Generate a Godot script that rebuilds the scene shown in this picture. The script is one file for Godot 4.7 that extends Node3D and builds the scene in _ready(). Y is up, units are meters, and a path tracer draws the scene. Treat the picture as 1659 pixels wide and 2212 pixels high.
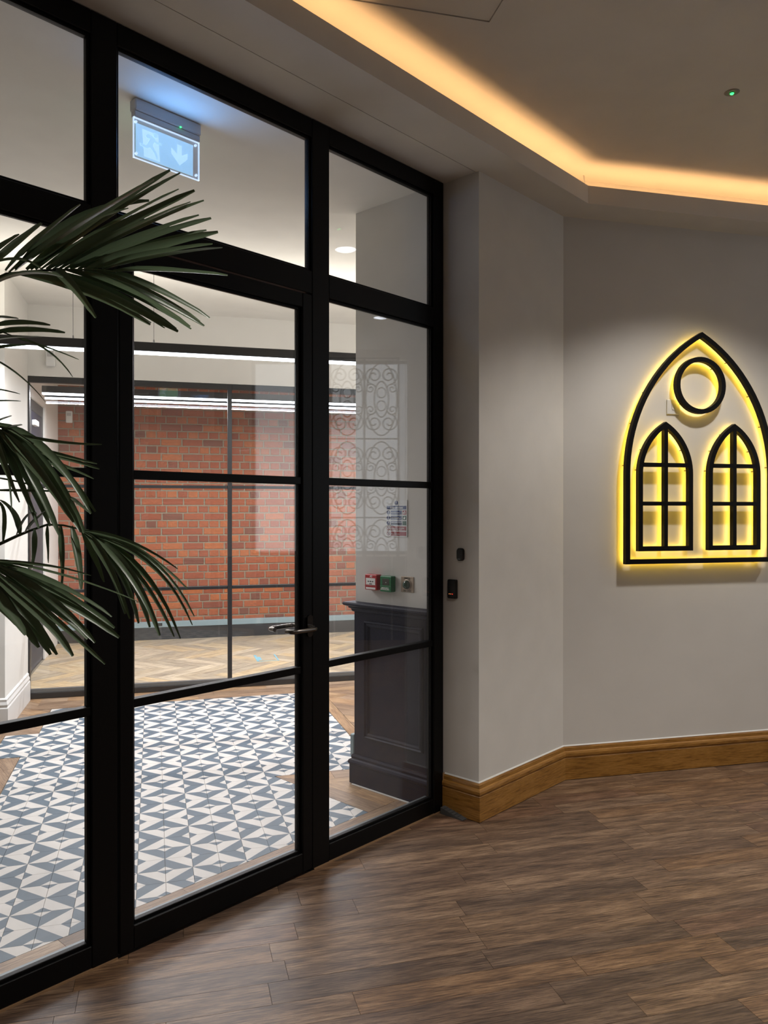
extends Node3D
# A glazed office lobby seen through a black steel door screen. Units are metres, y is up.
# x runs along the glazed screen, -z goes through it into the lobby.

const SCREEN_Z := -2.427            # front face of the black screen
const SOFFIT := 3.125
const CEIL := 3.335
const LOBBY_TURN := -32.3           # the lobby and the brick room are turned against the screen
const GLAZING := Vector3(2.655, 0, -6.285)
const ARCH_TURN := -33.4
const CORNER := Vector3(3.893, 0, -2.218)

var rng := RandomNumberGenerator.new()
var used := {}
var M := {}

# ------------------------------------------------------------------ helpers
func numbered(called: String) -> String:
	var n: int = used.get(called, 0)
	used[called] = n + 1
	return called if n == 0 else "%s_%03d" % [called, n]

func tag(o: Node, label := "", category := "", group := "", kind := "") -> Node:
	if label: o.set_meta("label", label)
	if category: o.set_meta("category", category)
	if group: o.set_meta("group", group)
	if kind: o.set_meta("kind", kind)
	return o

func thing(called: String, label: String, category: String, xf := Transform3D(), group := "") -> Node3D:
	var o := Node3D.new()
	o.name = numbered(called)
	add_child(o)
	o.transform = xf
	tag(o, label, category, group)
	return o

func struct_node(called: String, label: String, xf := Transform3D()) -> Node3D:
	var o := Node3D.new()
	o.name = numbered(called)
	add_child(o)
	o.transform = xf
	tag(o, label, "", "", "structure")
	return o

func put(parent: Node3D, called: String, mesh: Mesh, mat: Material, xf := Transform3D()) -> MeshInstance3D:
	var o := MeshInstance3D.new()
	o.name = called
	o.mesh = mesh
	if mat: o.material_override = mat
	parent.add_child(o, true)
	o.transform = xf
	return o

func at(x: float, y: float, z: float, turn := 0.0) -> Transform3D:
	return Transform3D(Basis(Vector3.UP, deg_to_rad(turn)), Vector3(x, y, z))

func begin() -> SurfaceTool:
	var st := SurfaceTool.new()
	st.begin(Mesh.PRIMITIVE_TRIANGLES)
	st.set_smooth_group(-1)
	return st

func done(st: SurfaceTool) -> ArrayMesh:
	st.generate_normals()
	return st.commit()

func tri(st: SurfaceTool, a: Vector3, b: Vector3, c: Vector3) -> void:
	st.add_vertex(a); st.add_vertex(b); st.add_vertex(c)

func quad(st: SurfaceTool, a: Vector3, b: Vector3, c: Vector3, d: Vector3) -> void:
	tri(st, a, b, c); tri(st, a, c, d)

# box from lo to hi with chamfered edges of size c
func add_box(st: SurfaceTool, lo: Vector3, hi: Vector3, c := 0.0) -> void:
	if c <= 0.0:
		var p := []
		for i in 8: p.append(Vector3(hi.x if i & 1 else lo.x, hi.y if i & 2 else lo.y, hi.z if i & 4 else lo.z))
		quad(st, p[0], p[1], p[3], p[2]); quad(st, p[5], p[4], p[6], p[7])
		quad(st, p[4], p[0], p[2], p[6]); quad(st, p[1], p[5], p[7], p[3])
		quad(st, p[2], p[3], p[7], p[6]); quad(st, p[4], p[5], p[1], p[0])
		return
	var v := func(ix: int, iy: int, iz: int, ax: int) -> Vector3:
		var q := Vector3(hi.x if ix else lo.x, hi.y if iy else lo.y, hi.z if iz else lo.z)
		var s := Vector3(-1 if ix else 1, -1 if iy else 1, -1 if iz else 1) * c
		s[ax] = 0.0
		return q + s
	var mid := (lo + hi) / 2
	for ax in 3:
		for side in 2:
			var k := []
			for e in [[0, 0], [1, 0], [1, 1], [0, 1]]:
				var i := [0, 0, 0]
				i[ax] = side; i[(ax + 1) % 3] = e[0]; i[(ax + 2) % 3] = e[1]
				k.append(v.call(i[0], i[1], i[2], ax))
			oriented(st, k, mid)
	for ax in 3:
		for e in [[0, 0], [1, 0], [1, 1], [0, 1]]:
			var a1 := (ax + 1) % 3
			var a2 := (ax + 2) % 3
			var k := []
			for q in [[0, a1], [1, a1], [1, a2], [0, a2]]:
				var i := [0, 0, 0]
				i[ax] = q[0]; i[a1] = e[0]; i[a2] = e[1]
				k.append(v.call(i[0], i[1], i[2], q[1]))
			oriented(st, k, mid)
	for i in 8:
		var k := []
		for ax in 3: k.append(v.call(i & 1, (i >> 1) & 1, (i >> 2) & 1, ax))
		oriented(st, k, mid)

# a flat face whose front looks away from mid (front faces run clockwise)
func oriented(st: SurfaceTool, k: Array, mid: Vector3) -> void:
	var n: Vector3 = (k[1] - k[0]).cross(k[2] - k[0])
	if n.dot((k[0] + k[2]) / 2 - mid) > 0: k.reverse()
	tri(st, k[0], k[1], k[2])
	if k.size() > 3: tri(st, k[0], k[2], k[3])

func box_mesh(lo: Vector3, hi: Vector3, c := 0.0) -> ArrayMesh:
	var st := begin()
	add_box(st, lo, hi, c)
	return done(st)

func bar(parent: Node3D, called: String, lo: Vector3, hi: Vector3, mat: Material, c := 0.002) -> MeshInstance3D:
	var mid := (lo + hi) / 2
	return put(parent, called, box_mesh(lo - mid, hi - mid, c), mat, Transform3D(Basis(), mid))

# upright prism over a plan polygon (points are x, z); uv runs along the direction `turn` for boards
func add_prism(st: SurfaceTool, poly: PackedVector2Array, y0: float, y1: float, turn := 0.0, shift := Vector2.ZERO, bevel := 0.0) -> void:
	var d := Vector2(cos(turn), sin(turn))
	var e := Vector2(-d.y, d.x)
	var uv := func(p: Vector2) -> Vector2: return Vector2(p.dot(d), p.dot(e)) + shift
	var ccw := not Geometry2D.is_polygon_clockwise(poly)
	var pts := poly.duplicate()
	if ccw: pts.reverse()
	var ix := Geometry2D.triangulate_polygon(pts)
	for i in range(0, ix.size(), 3):
		var t := [pts[ix[i]], pts[ix[i + 1]], pts[ix[i + 2]]]
		var area: float = (t[1] - t[0]).cross(t[2] - t[0])
		if area < 0: t.reverse()
		for p in t:
			st.set_uv(uv.call(p)); st.add_vertex(Vector3(p.x, y1, p.y))
		t.reverse()
		for p in t:
			st.set_uv(uv.call(p)); st.add_vertex(Vector3(p.x, y0, p.y))
	for i in pts.size():
		var a: Vector2 = pts[i]
		var b: Vector2 = pts[(i + 1) % pts.size()]
		for q in [[a, y0], [b, y1], [a, y1], [a, y0], [b, y0], [b, y1]]:
			st.set_uv(uv.call(q[0])); st.add_vertex(Vector3(q[0].x, q[1], q[0].y))

func prism_mesh(poly: PackedVector2Array, y0: float, y1: float, turn := 0.0, shift := Vector2.ZERO) -> ArrayMesh:
	var st := begin()
	add_prism(st, poly, y0, y1, turn, shift)
	return done(st)

func rect(x0: float, z0: float, x1: float, z1: float) -> PackedVector2Array:
	return PackedVector2Array([Vector2(x0, z0), Vector2(x1, z0), Vector2(x1, z1), Vector2(x0, z1)])

# moulding: profile points (distance off the wall, height) swept along a plan path; the wall lies to the right of the path
func moulding(path: Array, profile: Array, closed := false) -> ArrayMesh:
	var st := begin()
	var n := path.size()
	var offs := []
	for i in n:
		var p: Vector2 = path[i]
		var din: Vector2 = (p - path[i - 1]).normalized() if i > 0 or closed else (path[1] - p).normalized()
		var dout: Vector2 = (path[(i + 1) % n] - p).normalized() if i < n - 1 or closed else din
		var a := Vector2(din.y, -din.x)
		var b := Vector2(dout.y, -dout.x)
		var m := (a + b).normalized()
		offs.append(m / maxf(0.2, m.dot(a)))
	var run := 0.0
	for i in (n if closed else n - 1):
		var j := (i + 1) % n
		var step: float = (path[j] - path[i]).length()
		for k in profile.size() - 1:
			var q := []
			for e in [[i, k], [j, k], [j, k + 1], [i, k + 1]]:
				var pp: Vector2 = path[e[0]] + offs[e[0]] * profile[e[1]].x
				q.append(Vector3(pp.x, profile[e[1]].y, pp.y))
			var us := [run, run + step, run + step, run]
			var vs := [profile[k].y, profile[k].y, profile[k + 1].y, profile[k + 1].y]
			for t in [0, 1, 2, 0, 2, 3]:
				st.set_uv(Vector2(us[t], vs[t])); st.add_vertex(q[t])
		run += step
	if not closed:
		for i in [0, n - 1]:
			var poly := PackedVector2Array(profile)
			var ix := Geometry2D.triangulate_polygon(poly)
			for t in ix:
				var pp: Vector2 = path[i] + offs[i] * profile[t].x
				st.set_uv(profile[t]); st.add_vertex(Vector3(pp.x, profile[t].y, pp.y))
	return done(st)

# round tube along points
func add_tube(st: SurfaceTool, path: Array, radius, sides := 8, caps := true) -> void:
	var n := path.size()
	var frames := []
	var up := Vector3.UP
	for i in n:
		var t: Vector3 = ((path[mini(i + 1, n - 1)] as Vector3) - (path[maxi(i - 1, 0)] as Vector3)).normalized()
		if absf(t.dot(up)) > 0.95: up = Vector3.RIGHT if absf(t.x) < 0.9 else Vector3.BACK
		var a := t.cross(up).normalized()
		var b := a.cross(t).normalized()
		up = b
		frames.append([a, b])
	st.set_smooth_group(0)
	for i in n - 1:
		var r0: float = radius[i] if radius is Array else radius
		var r1: float = radius[i + 1] if radius is Array else radius
		for s in sides:
			var w0 := TAU * s / sides
			var w1 := TAU * (s + 1) / sides
			var p := []
			for e in [[i, w0, r0], [i, w1, r0], [i + 1, w1, r1], [i + 1, w0, r1]]:
				p.append((path[e[0]] as Vector3) + frames[e[0]][0] * cos(e[1]) * e[2] + frames[e[0]][1] * sin(e[1]) * e[2])
			quad(st, p[0], p[3], p[2], p[1])
	st.set_smooth_group(-1)
	if caps:
		for i in [0, n - 1]:
			var r: float = radius[i] if radius is Array else radius
			for s in sides:
				var w0 := TAU * s / sides
				var w1 := TAU * (s + 1) / sides
				tri(st, path[i], (path[i] as Vector3) + (frames[i][0] * cos(w1) + frames[i][1] * sin(w1)) * r, (path[i] as Vector3) + (frames[i][0] * cos(w0) + frames[i][1] * sin(w0)) * r)

func tube_mesh(path: Array, radius, sides := 8) -> ArrayMesh:
	var st := begin()
	add_tube(st, path, radius, sides)
	return done(st)

# lathe round the y axis: profile of (radius, height)
func lathe_mesh(profile: Array, sides := 24) -> ArrayMesh:
	var st := begin()
	st.set_smooth_group(0)
	for i in profile.size() - 1:
		for s in sides:
			var p := []
			for e in [[i, s], [i, s + 1], [i + 1, s + 1], [i + 1, s]]:
				var w: float = TAU * e[1] / sides
				p.append(Vector3(cos(w) * profile[e[0]].x, profile[e[0]].y, sin(w) * profile[e[0]].x))
			quad(st, p[0], p[1], p[2], p[3])
	return done(st)

# flat ring band along a path in the xy plane, extruded from z0 to z1
func band_mesh(path: Array, half: float, z0: float, z1: float, closed: bool) -> ArrayMesh:
	var st := begin()
	var n := path.size()
	var inner := []
	var outer := []
	for i in n:
		var p: Vector2 = path[i]
		var din: Vector2 = (p - path[(i - 1 + n) % n]).normalized() if i > 0 or closed else (path[1] - p).normalized()
		var dout: Vector2 = (path[(i + 1) % n] - p).normalized() if i < n - 1 or closed else din
		var a := Vector2(-din.y, din.x)
		var b := Vector2(-dout.y, dout.x)
		var m := (a + b).normalized()
		m = m / maxf(0.35, m.dot(a)) * half
		inner.append(p + m); outer.append(p - m)
	for i in (n if closed else n - 1):
		var j := (i + 1) % n
		var f := func(q: Vector2, z: float) -> Vector3: return Vector3(q.x, q.y, z)
		quad(st, f.call(outer[i], z1), f.call(inner[i], z1), f.call(inner[j], z1), f.call(outer[j], z1))
		quad(st, f.call(outer[j], z0), f.call(inner[j], z0), f.call(inner[i], z0), f.call(outer[i], z0))
		quad(st, f.call(outer[i], z0), f.call(outer[i], z1), f.call(outer[j], z1), f.call(outer[j], z0))
		quad(st, f.call(inner[j], z0), f.call(inner[j], z1), f.call(inner[i], z1), f.call(inner[i], z0))
	return done(st)

func circle(cx: float, cy: float, r: float, n := 48) -> Array:
	var a := []
	for i in n: a.append(Vector2(cx + cos(TAU * i / n) * r, cy + sin(TAU * i / n) * r))
	return a

# pointed arch outline: from bottom left, round over the apex, to bottom right (closed)
func pointed_arch(x0: float, x1: float, bottom: float, spring: float, apex: float, n := 14) -> Array:
	var mid := (x0 + x1) / 2
	var hw := mid - x0
	var rise := apex - spring
	var r := (hw * hw + rise * rise) / (2 * hw)
	var a := [Vector2(x0, bottom)]
	var last := asin(rise / r)
	for i in n + 1:
		var w := last * i / n
		a.append(Vector2(x0 + r - cos(w) * r, spring + sin(w) * r))
	for i in range(n - 1, -1, -1):
		var w := last * i / n
		a.append(Vector2(x1 - r + cos(w) * r, spring + sin(w) * r))
	a.append(Vector2(x1, bottom))
	return a

func text_mesh(words: String, height: float, depth := 0.0006, bold := true) -> TextMesh:
	var t := TextMesh.new()
	var f := SystemFont.new()
	f.font_names = PackedStringArray(["Droid Sans"])
	if bold: f.font_weight = 700
	t.font = f
	t.text = words
	t.font_size = 32
	t.pixel_size = height / 23.0
	t.depth = depth
	t.curve_step = 2.0
	return t

func area_light(parent: Node3D, called: String, where: Vector3, towards: Vector3, size: Vector2, color: Color, energy: float, along := Vector3.ZERO) -> void:
	var l := AreaLight3D.new()
	l.name = called
	parent.add_child(l, true)
	l.area_size = size
	l.area_normalize_energy = true
	l.light_color = color
	l.light_energy = energy
	l.shadow_enabled = true
	l.set("area_range", 14.0)
	l.set("area_attenuation", 2.0)
	var z := -towards.normalized()
	var x := along.normalized() if along != Vector3.ZERO else (Vector3.RIGHT if absf(z.x) < 0.8 else Vector3.BACK)
	x = (x - z * x.dot(z)).normalized()
	l.transform = Transform3D(Basis(x, z.cross(x), z), where)

# ------------------------------------------------------------------ materials
func plain(color: Color, rough := 0.7, metal := 0.0, spec := 0.5) -> StandardMaterial3D:
	var m := StandardMaterial3D.new()
	m.albedo_color = color
	m.roughness = rough
	m.metallic = metal
	m.metallic_specular = spec
	return m

func glow(color: Color, energy: float) -> StandardMaterial3D:
	var m := plain(Color(0.9, 0.9, 0.9), 0.6)
	m.emission_enabled = true
	m.emission = color
	m.emission_energy_multiplier = energy
	return m

func noise_image(seed_: int, freq: float, octaves := 4, size := 512) -> Image:
	var n := FastNoiseLite.new()
	n.seed = seed_
	n.noise_type = FastNoiseLite.TYPE_SIMPLEX_SMOOTH
	n.frequency = freq
	n.fractal_octaves = octaves
	return n.get_seamless_image(size, size)

# board grain: streaks and cathedral lines; stretched along u by the uv scale
func grain_textures(seed_: int, dark: Color, mid: Color, light: Color) -> Array:
	var a := noise_image(seed_, 0.006, 3)
	var b := noise_image(seed_ + 1, 0.05, 4)
	var c := noise_image(seed_ + 2, 0.013, 3)
	var size := 512
	var im := Image.create(size, size, false, Image.FORMAT_RGB8)
	var hi := Image.create(size, size, false, Image.FORMAT_R8)
	for y in size:
		for x in size:
			var broad := a.get_pixel(x, y).r
			var fine := b.get_pixel(absi(x - 256) / 3, y).r
			var speck := b.get_pixel(x, y).r
			var warp := c.get_pixel(x, y).r
			var line := absf(fposmod((y / 512.0) * 14.0 + warp * 9.0, 1.0) - 0.5) * 2.0
			line = pow(line, 5.0)
			var v := clampf(0.5 + (broad - 0.5) * 0.55 + (fine - 0.5) * 1.15 + (speck - 0.5) * 0.35, 0.0, 1.0)
			var col := dark.lerp(mid, clampf(v * 2.0, 0, 1)).lerp(light, clampf(v * 2.0 - 1.0, 0, 1))
			col = col.lerp(light, line * 0.35 * smoothstep(0.45, 0.7, broad))
			col = col.lerp(dark, smoothstep(0.62, 0.8, fine) * 0.45)
			im.set_pixel(x, y, col)
			hi.set_pixel(x, y, Color(clampf(fine * 0.7 + line * 0.3, 0, 1), 0, 0))
	return [ImageTexture.create_from_image(im), ImageTexture.create_from_image(hi)]

func wood(tex: Array, tint: Color, rough: float, scale := Vector3(0.8, 5.5, 1), relief := 0.04) -> StandardMaterial3D:
	var m := plain(tint, rough)
	m.albedo_texture = tex[0]
	m.heightmap_enabled = relief > 0.0
	m.heightmap_texture = tex[1]
	m.heightmap_scale = relief
	m.uv1_scale = scale
	return m

func mottled(color: Color, seed_: int, scale: float, low: float, rough: float, relief := 0.0, freq := 0.02) -> StandardMaterial3D:
	var m := plain(color, rough)
	var n := noise_image(seed_, freq, 5, 256)
	var im := Image.create(256, 256, false, Image.FORMAT_RGB8)
	for y in 256:
		for x in 256:
			var v := n.get_pixel(x, y).r
			var k := lerpf(low, 1.0, v)
			im.set_pixel(x, y, Color(k, k, k))
	m.albedo_texture = ImageTexture.create_from_image(im)
	m.uv1_triplanar = true
	m.uv1_world_triplanar = true
	m.uv1_scale = Vector3.ONE * scale
	if relief > 0.0:
		m.heightmap_enabled = true
		m.heightmap_texture = m.albedo_texture
		m.heightmap_scale = relief
	return m

func make_materials() -> void:
	M.wall = mottled(Color(0.86, 0.85, 0.83), 11, 0.7, 0.97, 0.8)
	M.wall_lobby = mottled(Color(0.88, 0.87, 0.845), 12, 0.7, 0.97, 0.8)
	M.ceiling = mottled(Color(0.85, 0.835, 0.81), 13, 0.6, 0.97, 0.9)
	M.black = plain(Color(0.03, 0.03, 0.034), 0.42, 0.0, 0.3)
	M.black_inner = plain(Color(0.16, 0.16, 0.17), 0.5)
	M.seal = plain(Color(0.05, 0.05, 0.05), 0.6)
	M.sill_metal = plain(Color(0.45, 0.47, 0.48), 0.45, 0.6)
	var pane := plain(Color(1, 1, 1, 0.012), 0.0)
	pane.transparency = BaseMaterial3D.TRANSPARENCY_ALPHA
	M.pane = pane
	M.navy = plain(Color(0.06, 0.072, 0.155), 0.5, 0.0, 0.3)
	M.steel = plain(Color(0.42, 0.40, 0.38), 0.2, 1.0)
	M.plastic_black = plain(Color(0.07, 0.07, 0.075), 0.45)
	M.plastic_white = plain(Color(0.85, 0.85, 0.84), 0.5)
	M.red = plain(Color(0.70, 0.10, 0.13), 0.4)
	M.green = plain(Color(0.03, 0.42, 0.24), 0.4)
	M.brushed = plain(Color(0.66, 0.60, 0.54), 0.4, 0.7)
	M.blue_print = plain(Color(0.06, 0.17, 0.42), 0.4)
	M.red_print = plain(Color(0.58, 0.07, 0.10), 0.4)
	M.green_print = plain(Color(0.10, 0.33, 0.22), 0.4)
	M.white_print = plain(Color(0.93, 0.93, 0.92), 0.5)
	M.black_print = plain(Color(0.06, 0.06, 0.06), 0.5)
	M.rubber = plain(Color(0.30, 0.30, 0.30), 0.8)
	M.dark_floor_tex = grain_textures(21, Color(0.285, 0.222, 0.178), Color(0.455, 0.362, 0.286), Color(0.66, 0.555, 0.445))
	M.oak_tex = grain_textures(31, Color(0.45, 0.37, 0.30), Color(0.61, 0.51, 0.415), Color(0.75, 0.66, 0.55))
	M.pale_tex = grain_textures(36, Color(0.58, 0.53, 0.46), Color(0.74, 0.68, 0.575), Color(0.86, 0.80, 0.68))
	M.trim_tex = grain_textures(41, Color(0.46, 0.31, 0.12), Color(0.60, 0.425, 0.19), Color(0.69, 0.51, 0.27))
	M.dark_floor = []
	for k in [Color(1, 1, 1), Color(0.88, 0.87, 0.88), Color(1.0, 0.96, 0.90), Color(0.94, 0.90, 0.90), Color(0.82, 0.82, 0.84), Color(1.0, 0.99, 0.97)]:
		M.dark_floor.append(wood(M.dark_floor_tex, k, 0.42))
	M.oak = []
	for k in [Color(1, 1, 1), Color(0.90, 0.88, 0.86), Color(0.98, 0.93, 0.85), Color(0.84, 0.82, 0.80), Color(1.0, 0.97, 0.90)]:
		M.oak.append(wood(M.oak_tex, k, 0.42))
	M.pale_oak = []
	for k in [Color(1, 1, 1), Color(0.92, 0.91, 0.89), Color(1.0, 0.96, 0.88), Color(0.86, 0.86, 0.86), Color(1.0, 0.98, 0.92)]:
		M.pale_oak.append(wood(M.pale_tex, k, 0.45))
	M.trim = wood(M.trim_tex, Color(1, 1, 1), 0.30, Vector3(0.8, 3.5, 1), 0.0)
	M.tile_white = mottled(Color(0.815, 0.80, 0.78), 51, 2.5, 0.95, 0.45)
	M.tile_blue = mottled(Color(0.325, 0.405, 0.465), 52, 2.5, 0.90, 0.45)
	M.bricks = []
	for k in [Color(0.655, 0.335, 0.17), Color(0.62, 0.305, 0.16), Color(0.55, 0.275, 0.165), Color(0.72, 0.40, 0.195), Color(0.50, 0.28, 0.19), Color(0.685, 0.36, 0.185)]:
		M.bricks.append(mottled(k, 61 + M.bricks.size(), 5.0, 0.72, 0.85, 0.5, 0.03))
	M.mortar = mottled(Color(0.58, 0.54, 0.45), 71, 6.0, 0.75, 0.95, 0.4, 0.05)
	M.ledge = plain(Color(0.52, 0.60, 0.62), 0.5)
	M.charcoal = plain(Color(0.105, 0.11, 0.115), 0.5)
	M.grey_frame = plain(Color(0.10, 0.105, 0.115), 0.45)
	M.sign_black = plain(Color(0.05, 0.045, 0.04), 0.5, 0.0, 0.3)
	M.leaf = plain(Color(0.355, 0.425, 0.325), 0.32)
	M.leaf.backlight_enabled = true
	M.leaf.backlight = Color(0.10, 0.15, 0.07)
	M.stem = plain(Color(0.15, 0.20, 0.09), 0.5)
	M.iron = plain(Color(0.10, 0.095, 0.09), 0.5)
	M.cove_glow = glow(Color(1.0, 0.78, 0.52), 0.8)
	M.tube_glow = glow(Color(0.93, 0.96, 1.0), 9.0)
	M.top_glow = glow(Color(1.0, 0.97, 0.93), 2.0)
	M.strip_glow = glow(Color(1.0, 0.84, 0.32), 4.0)
	M.exit_glow = glow(Color(0.64, 0.85, 1.0), 1.0)
	M.exit_glow_pale = glow(Color(0.70, 0.85, 1.0), 1.0)
	M.exit_edge = glow(Color(0.75, 0.86, 1.0), 1.1)
	M.green_led = glow(Color(0.10, 1.0, 0.42), 3.0)
	M.red_led = glow(Color(1.0, 0.12, 0.05), 3.0)
	M.amber_led = glow(Color(1.0, 0.55, 0.25), 1.5)
	M.lamp_glow = glow(Color(0.92, 0.95, 1.0), 8.0)
	M.daylight = glow(Color(0.92, 0.97, 1.0), 0.5)
	var acrylic := plain(Color(0.85, 0.92, 1.0, 0.25), 0.05)
	acrylic.transparency = BaseMaterial3D.TRANSPARENCY_ALPHA
	M.acrylic = acrylic

# ------------------------------------------------------------------ scene
func _ready() -> void:
	# camera, surroundings, exposure
	var cam := Camera3D.new()
	cam.name = "camera"
	cam.fov = rad_to_deg(2.0 * atan(1106.0 / 1700.0))
	cam.near = 0.05
	cam.far = 60.0
	add_child(cam)
	cam.position = Vector3(0, 1.5, 0)
	cam.rotation_degrees = Vector3(-0.18, -47.5, 0)
	var we := WorldEnvironment.new()
	we.name = "surroundings"
	var e := Environment.new()
	e.background_mode = Environment.BG_COLOR
	e.background_color = Color(0.02, 0.02, 0.022)
	e.tonemap_mode = Environment.TONE_MAPPER_LINEAR
	e.tonemap_exposure = 1.0
	e.sdfgi_enabled = true
	e.ssao_enabled = true
	e.ssil_enabled = true
	we.environment = e
	add_child(we)

	rng.seed = 7
	make_materials()
	var lobby := Transform3D(Basis(Vector3.UP, deg_to_rad(LOBBY_TURN)), GLAZING)
	build_front_room()
	build_lobby_shell(lobby)
	build_floor_front()
	build_floor_lobby(lobby)
	build_floor_meeting(lobby)
	build_screen()
	build_far_glazing(lobby)
	build_brick_wall(lobby)
	build_side_screen(lobby)
	build_navy_wall()
	build_baseboards()
	build_cove()
	build_downlights()
	build_pendants(lobby)
	build_arch_lights()
	build_palm()
	build_exit_sign()
	build_wall_devices()
	build_small_things(lobby)
	build_back_window()

func build_front_room() -> void:
	var right := struct_node("wall_right", "white plastered wall with a return beside the black screen and the arched lights")
	put(right, "plaster", prism_mesh(PackedVector2Array([Vector2(3.097, -2.219), Vector2(3.893, -2.218), Vector2(7.6, 0.226), Vector2(8.2, -0.2), Vector2(8.2, -3.03), Vector2(3.078, -3.03), Vector2(3.078, -2.45), Vector2(3.097, -2.45)]), 0.0, 3.6), M.wall)
	var fl := struct_node("wall_front", "white wall to the left of the black glazed screen")
	put(fl, "plaster", prism_mesh(rect(-2.4, -2.62, 0.40, -2.43), 0.0, 3.6), M.wall)
	var le := struct_node("wall_left", "white side wall behind the palm")
	put(le, "plaster", prism_mesh(rect(-2.6, -2.62, -2.4, 4.25), 0.0, 3.6), M.wall)
	var ba := struct_node("wall_back", "white wall behind the viewpoint")
	put(ba, "plaster", prism_mesh(rect(-2.6, 4.05, 4.2, 4.25), 0.0, 3.6), M.wall)
	# ceiling with an access panel let into it
	var ce := struct_node("ceiling", "warm grey plaster ceiling above the glowing cove")
	var panel := [Vector2(2.471, -1.717), Vector2(2.123, -1.944), Vector2(2.36, -2.36), Vector2(2.75, -2.1)]
	# panel edges run along and across the arch wall
	var a := Vector2(2.455, -1.712)
	var u := Vector2(cos(deg_to_rad(33.4)), sin(deg_to_rad(33.4)))
	var v := Vector2(-u.y, u.x)
	panel = [a, a - u * 0.6, a - u * 0.6 + v * 0.6, a + v * 0.6]
	var hole := PackedVector2Array(panel)
	var slab := rect(-2.6, -2.44, 8.4, 4.3)
	# the slab is cut into four pieces round the panel
	var c := (a - u * 0.3 + v * 0.3)
	var st := begin()
	for k in 4:
		var p: Vector2 = panel[k]
		var q: Vector2 = panel[(k + 1) % 4]
		var far_p := c + (p - c) * 30.0
		var far_q := c + (q - c) * 30.0
		for piece in Geometry2D.intersect_polygons(PackedVector2Array([p, q, far_q, far_p]), slab):
			add_prism(st, piece, CEIL, 3.5)
	put(ce, "plaster", done(st), M.ceiling)
	var hatch := struct_node("trim_1", "square ceiling access panel with a thin shadow gap, at the top edge of the photo")
	var inset := []
	for p in panel: inset.append(c + (p - c) * 0.992)
	put(hatch, "panel", prism_mesh(PackedVector2Array(inset), CEIL + 0.001, 3.4), M.ceiling)
	var rimmed := []
	var outset := []
	for p in panel: outset.append(c + (p - c) * 1.05)
	for k in 4:
		rimmed.append([panel[k], panel[(k + 1) % 4], outset[(k + 1) % 4], outset[k]])
	for r in rimmed:
		put(hatch, "frame", prism_mesh(PackedVector2Array([r[0], r[1], r[2], r[3]]), CEIL - 0.0025, CEIL + 0.01), M.ceiling)
	# dropped soffit round the room, with the cove lip
	var so := struct_node("trim_2", "dropped plaster soffit over the screen and the wall, with an upstand lip")
	put(so, "soffit_board", prism_mesh(PackedVector2Array([Vector2(-2.4, -2.45), Vector2(3.1, -2.45), Vector2(3.1, -2.2405), Vector2(-2.4, -2.2405)]), SOFFIT, SOFFIT + 0.02), M.wall)
	put(so, "soffit_board", prism_mesh(PackedVector2Array([Vector2(-2.4, -2.237), Vector2(3.1, -2.237), Vector2(3.893, -2.237), Vector2(7.7, 0.27), Vector2(7.505, 0.397), Vector2(3.816, -2.032), Vector2(-2.4, -2.032)]), SOFFIT, SOFFIT + 0.02), M.wall)
	put(so, "backing", prism_mesh(rect(-2.4, -2.26, 3.1, -2.21), SOFFIT + 0.004, SOFFIT + 0.0195), M.black_inner)
	var lip := [Vector2(7.5, 0.402), Vector2(3.814, -2.026), Vector2(-2.4, -2.026)]
	put(so, "lip", moulding(lip, flip_profile([Vector2(0.012, SOFFIT - 0.0005), Vector2(0.0, SOFFIT - 0.0005), Vector2(0.0, SOFFIT + 0.094), Vector2(0.014, SOFFIT + 0.094), Vector2(0.014, SOFFIT + 0.021)])), M.wall)

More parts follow.
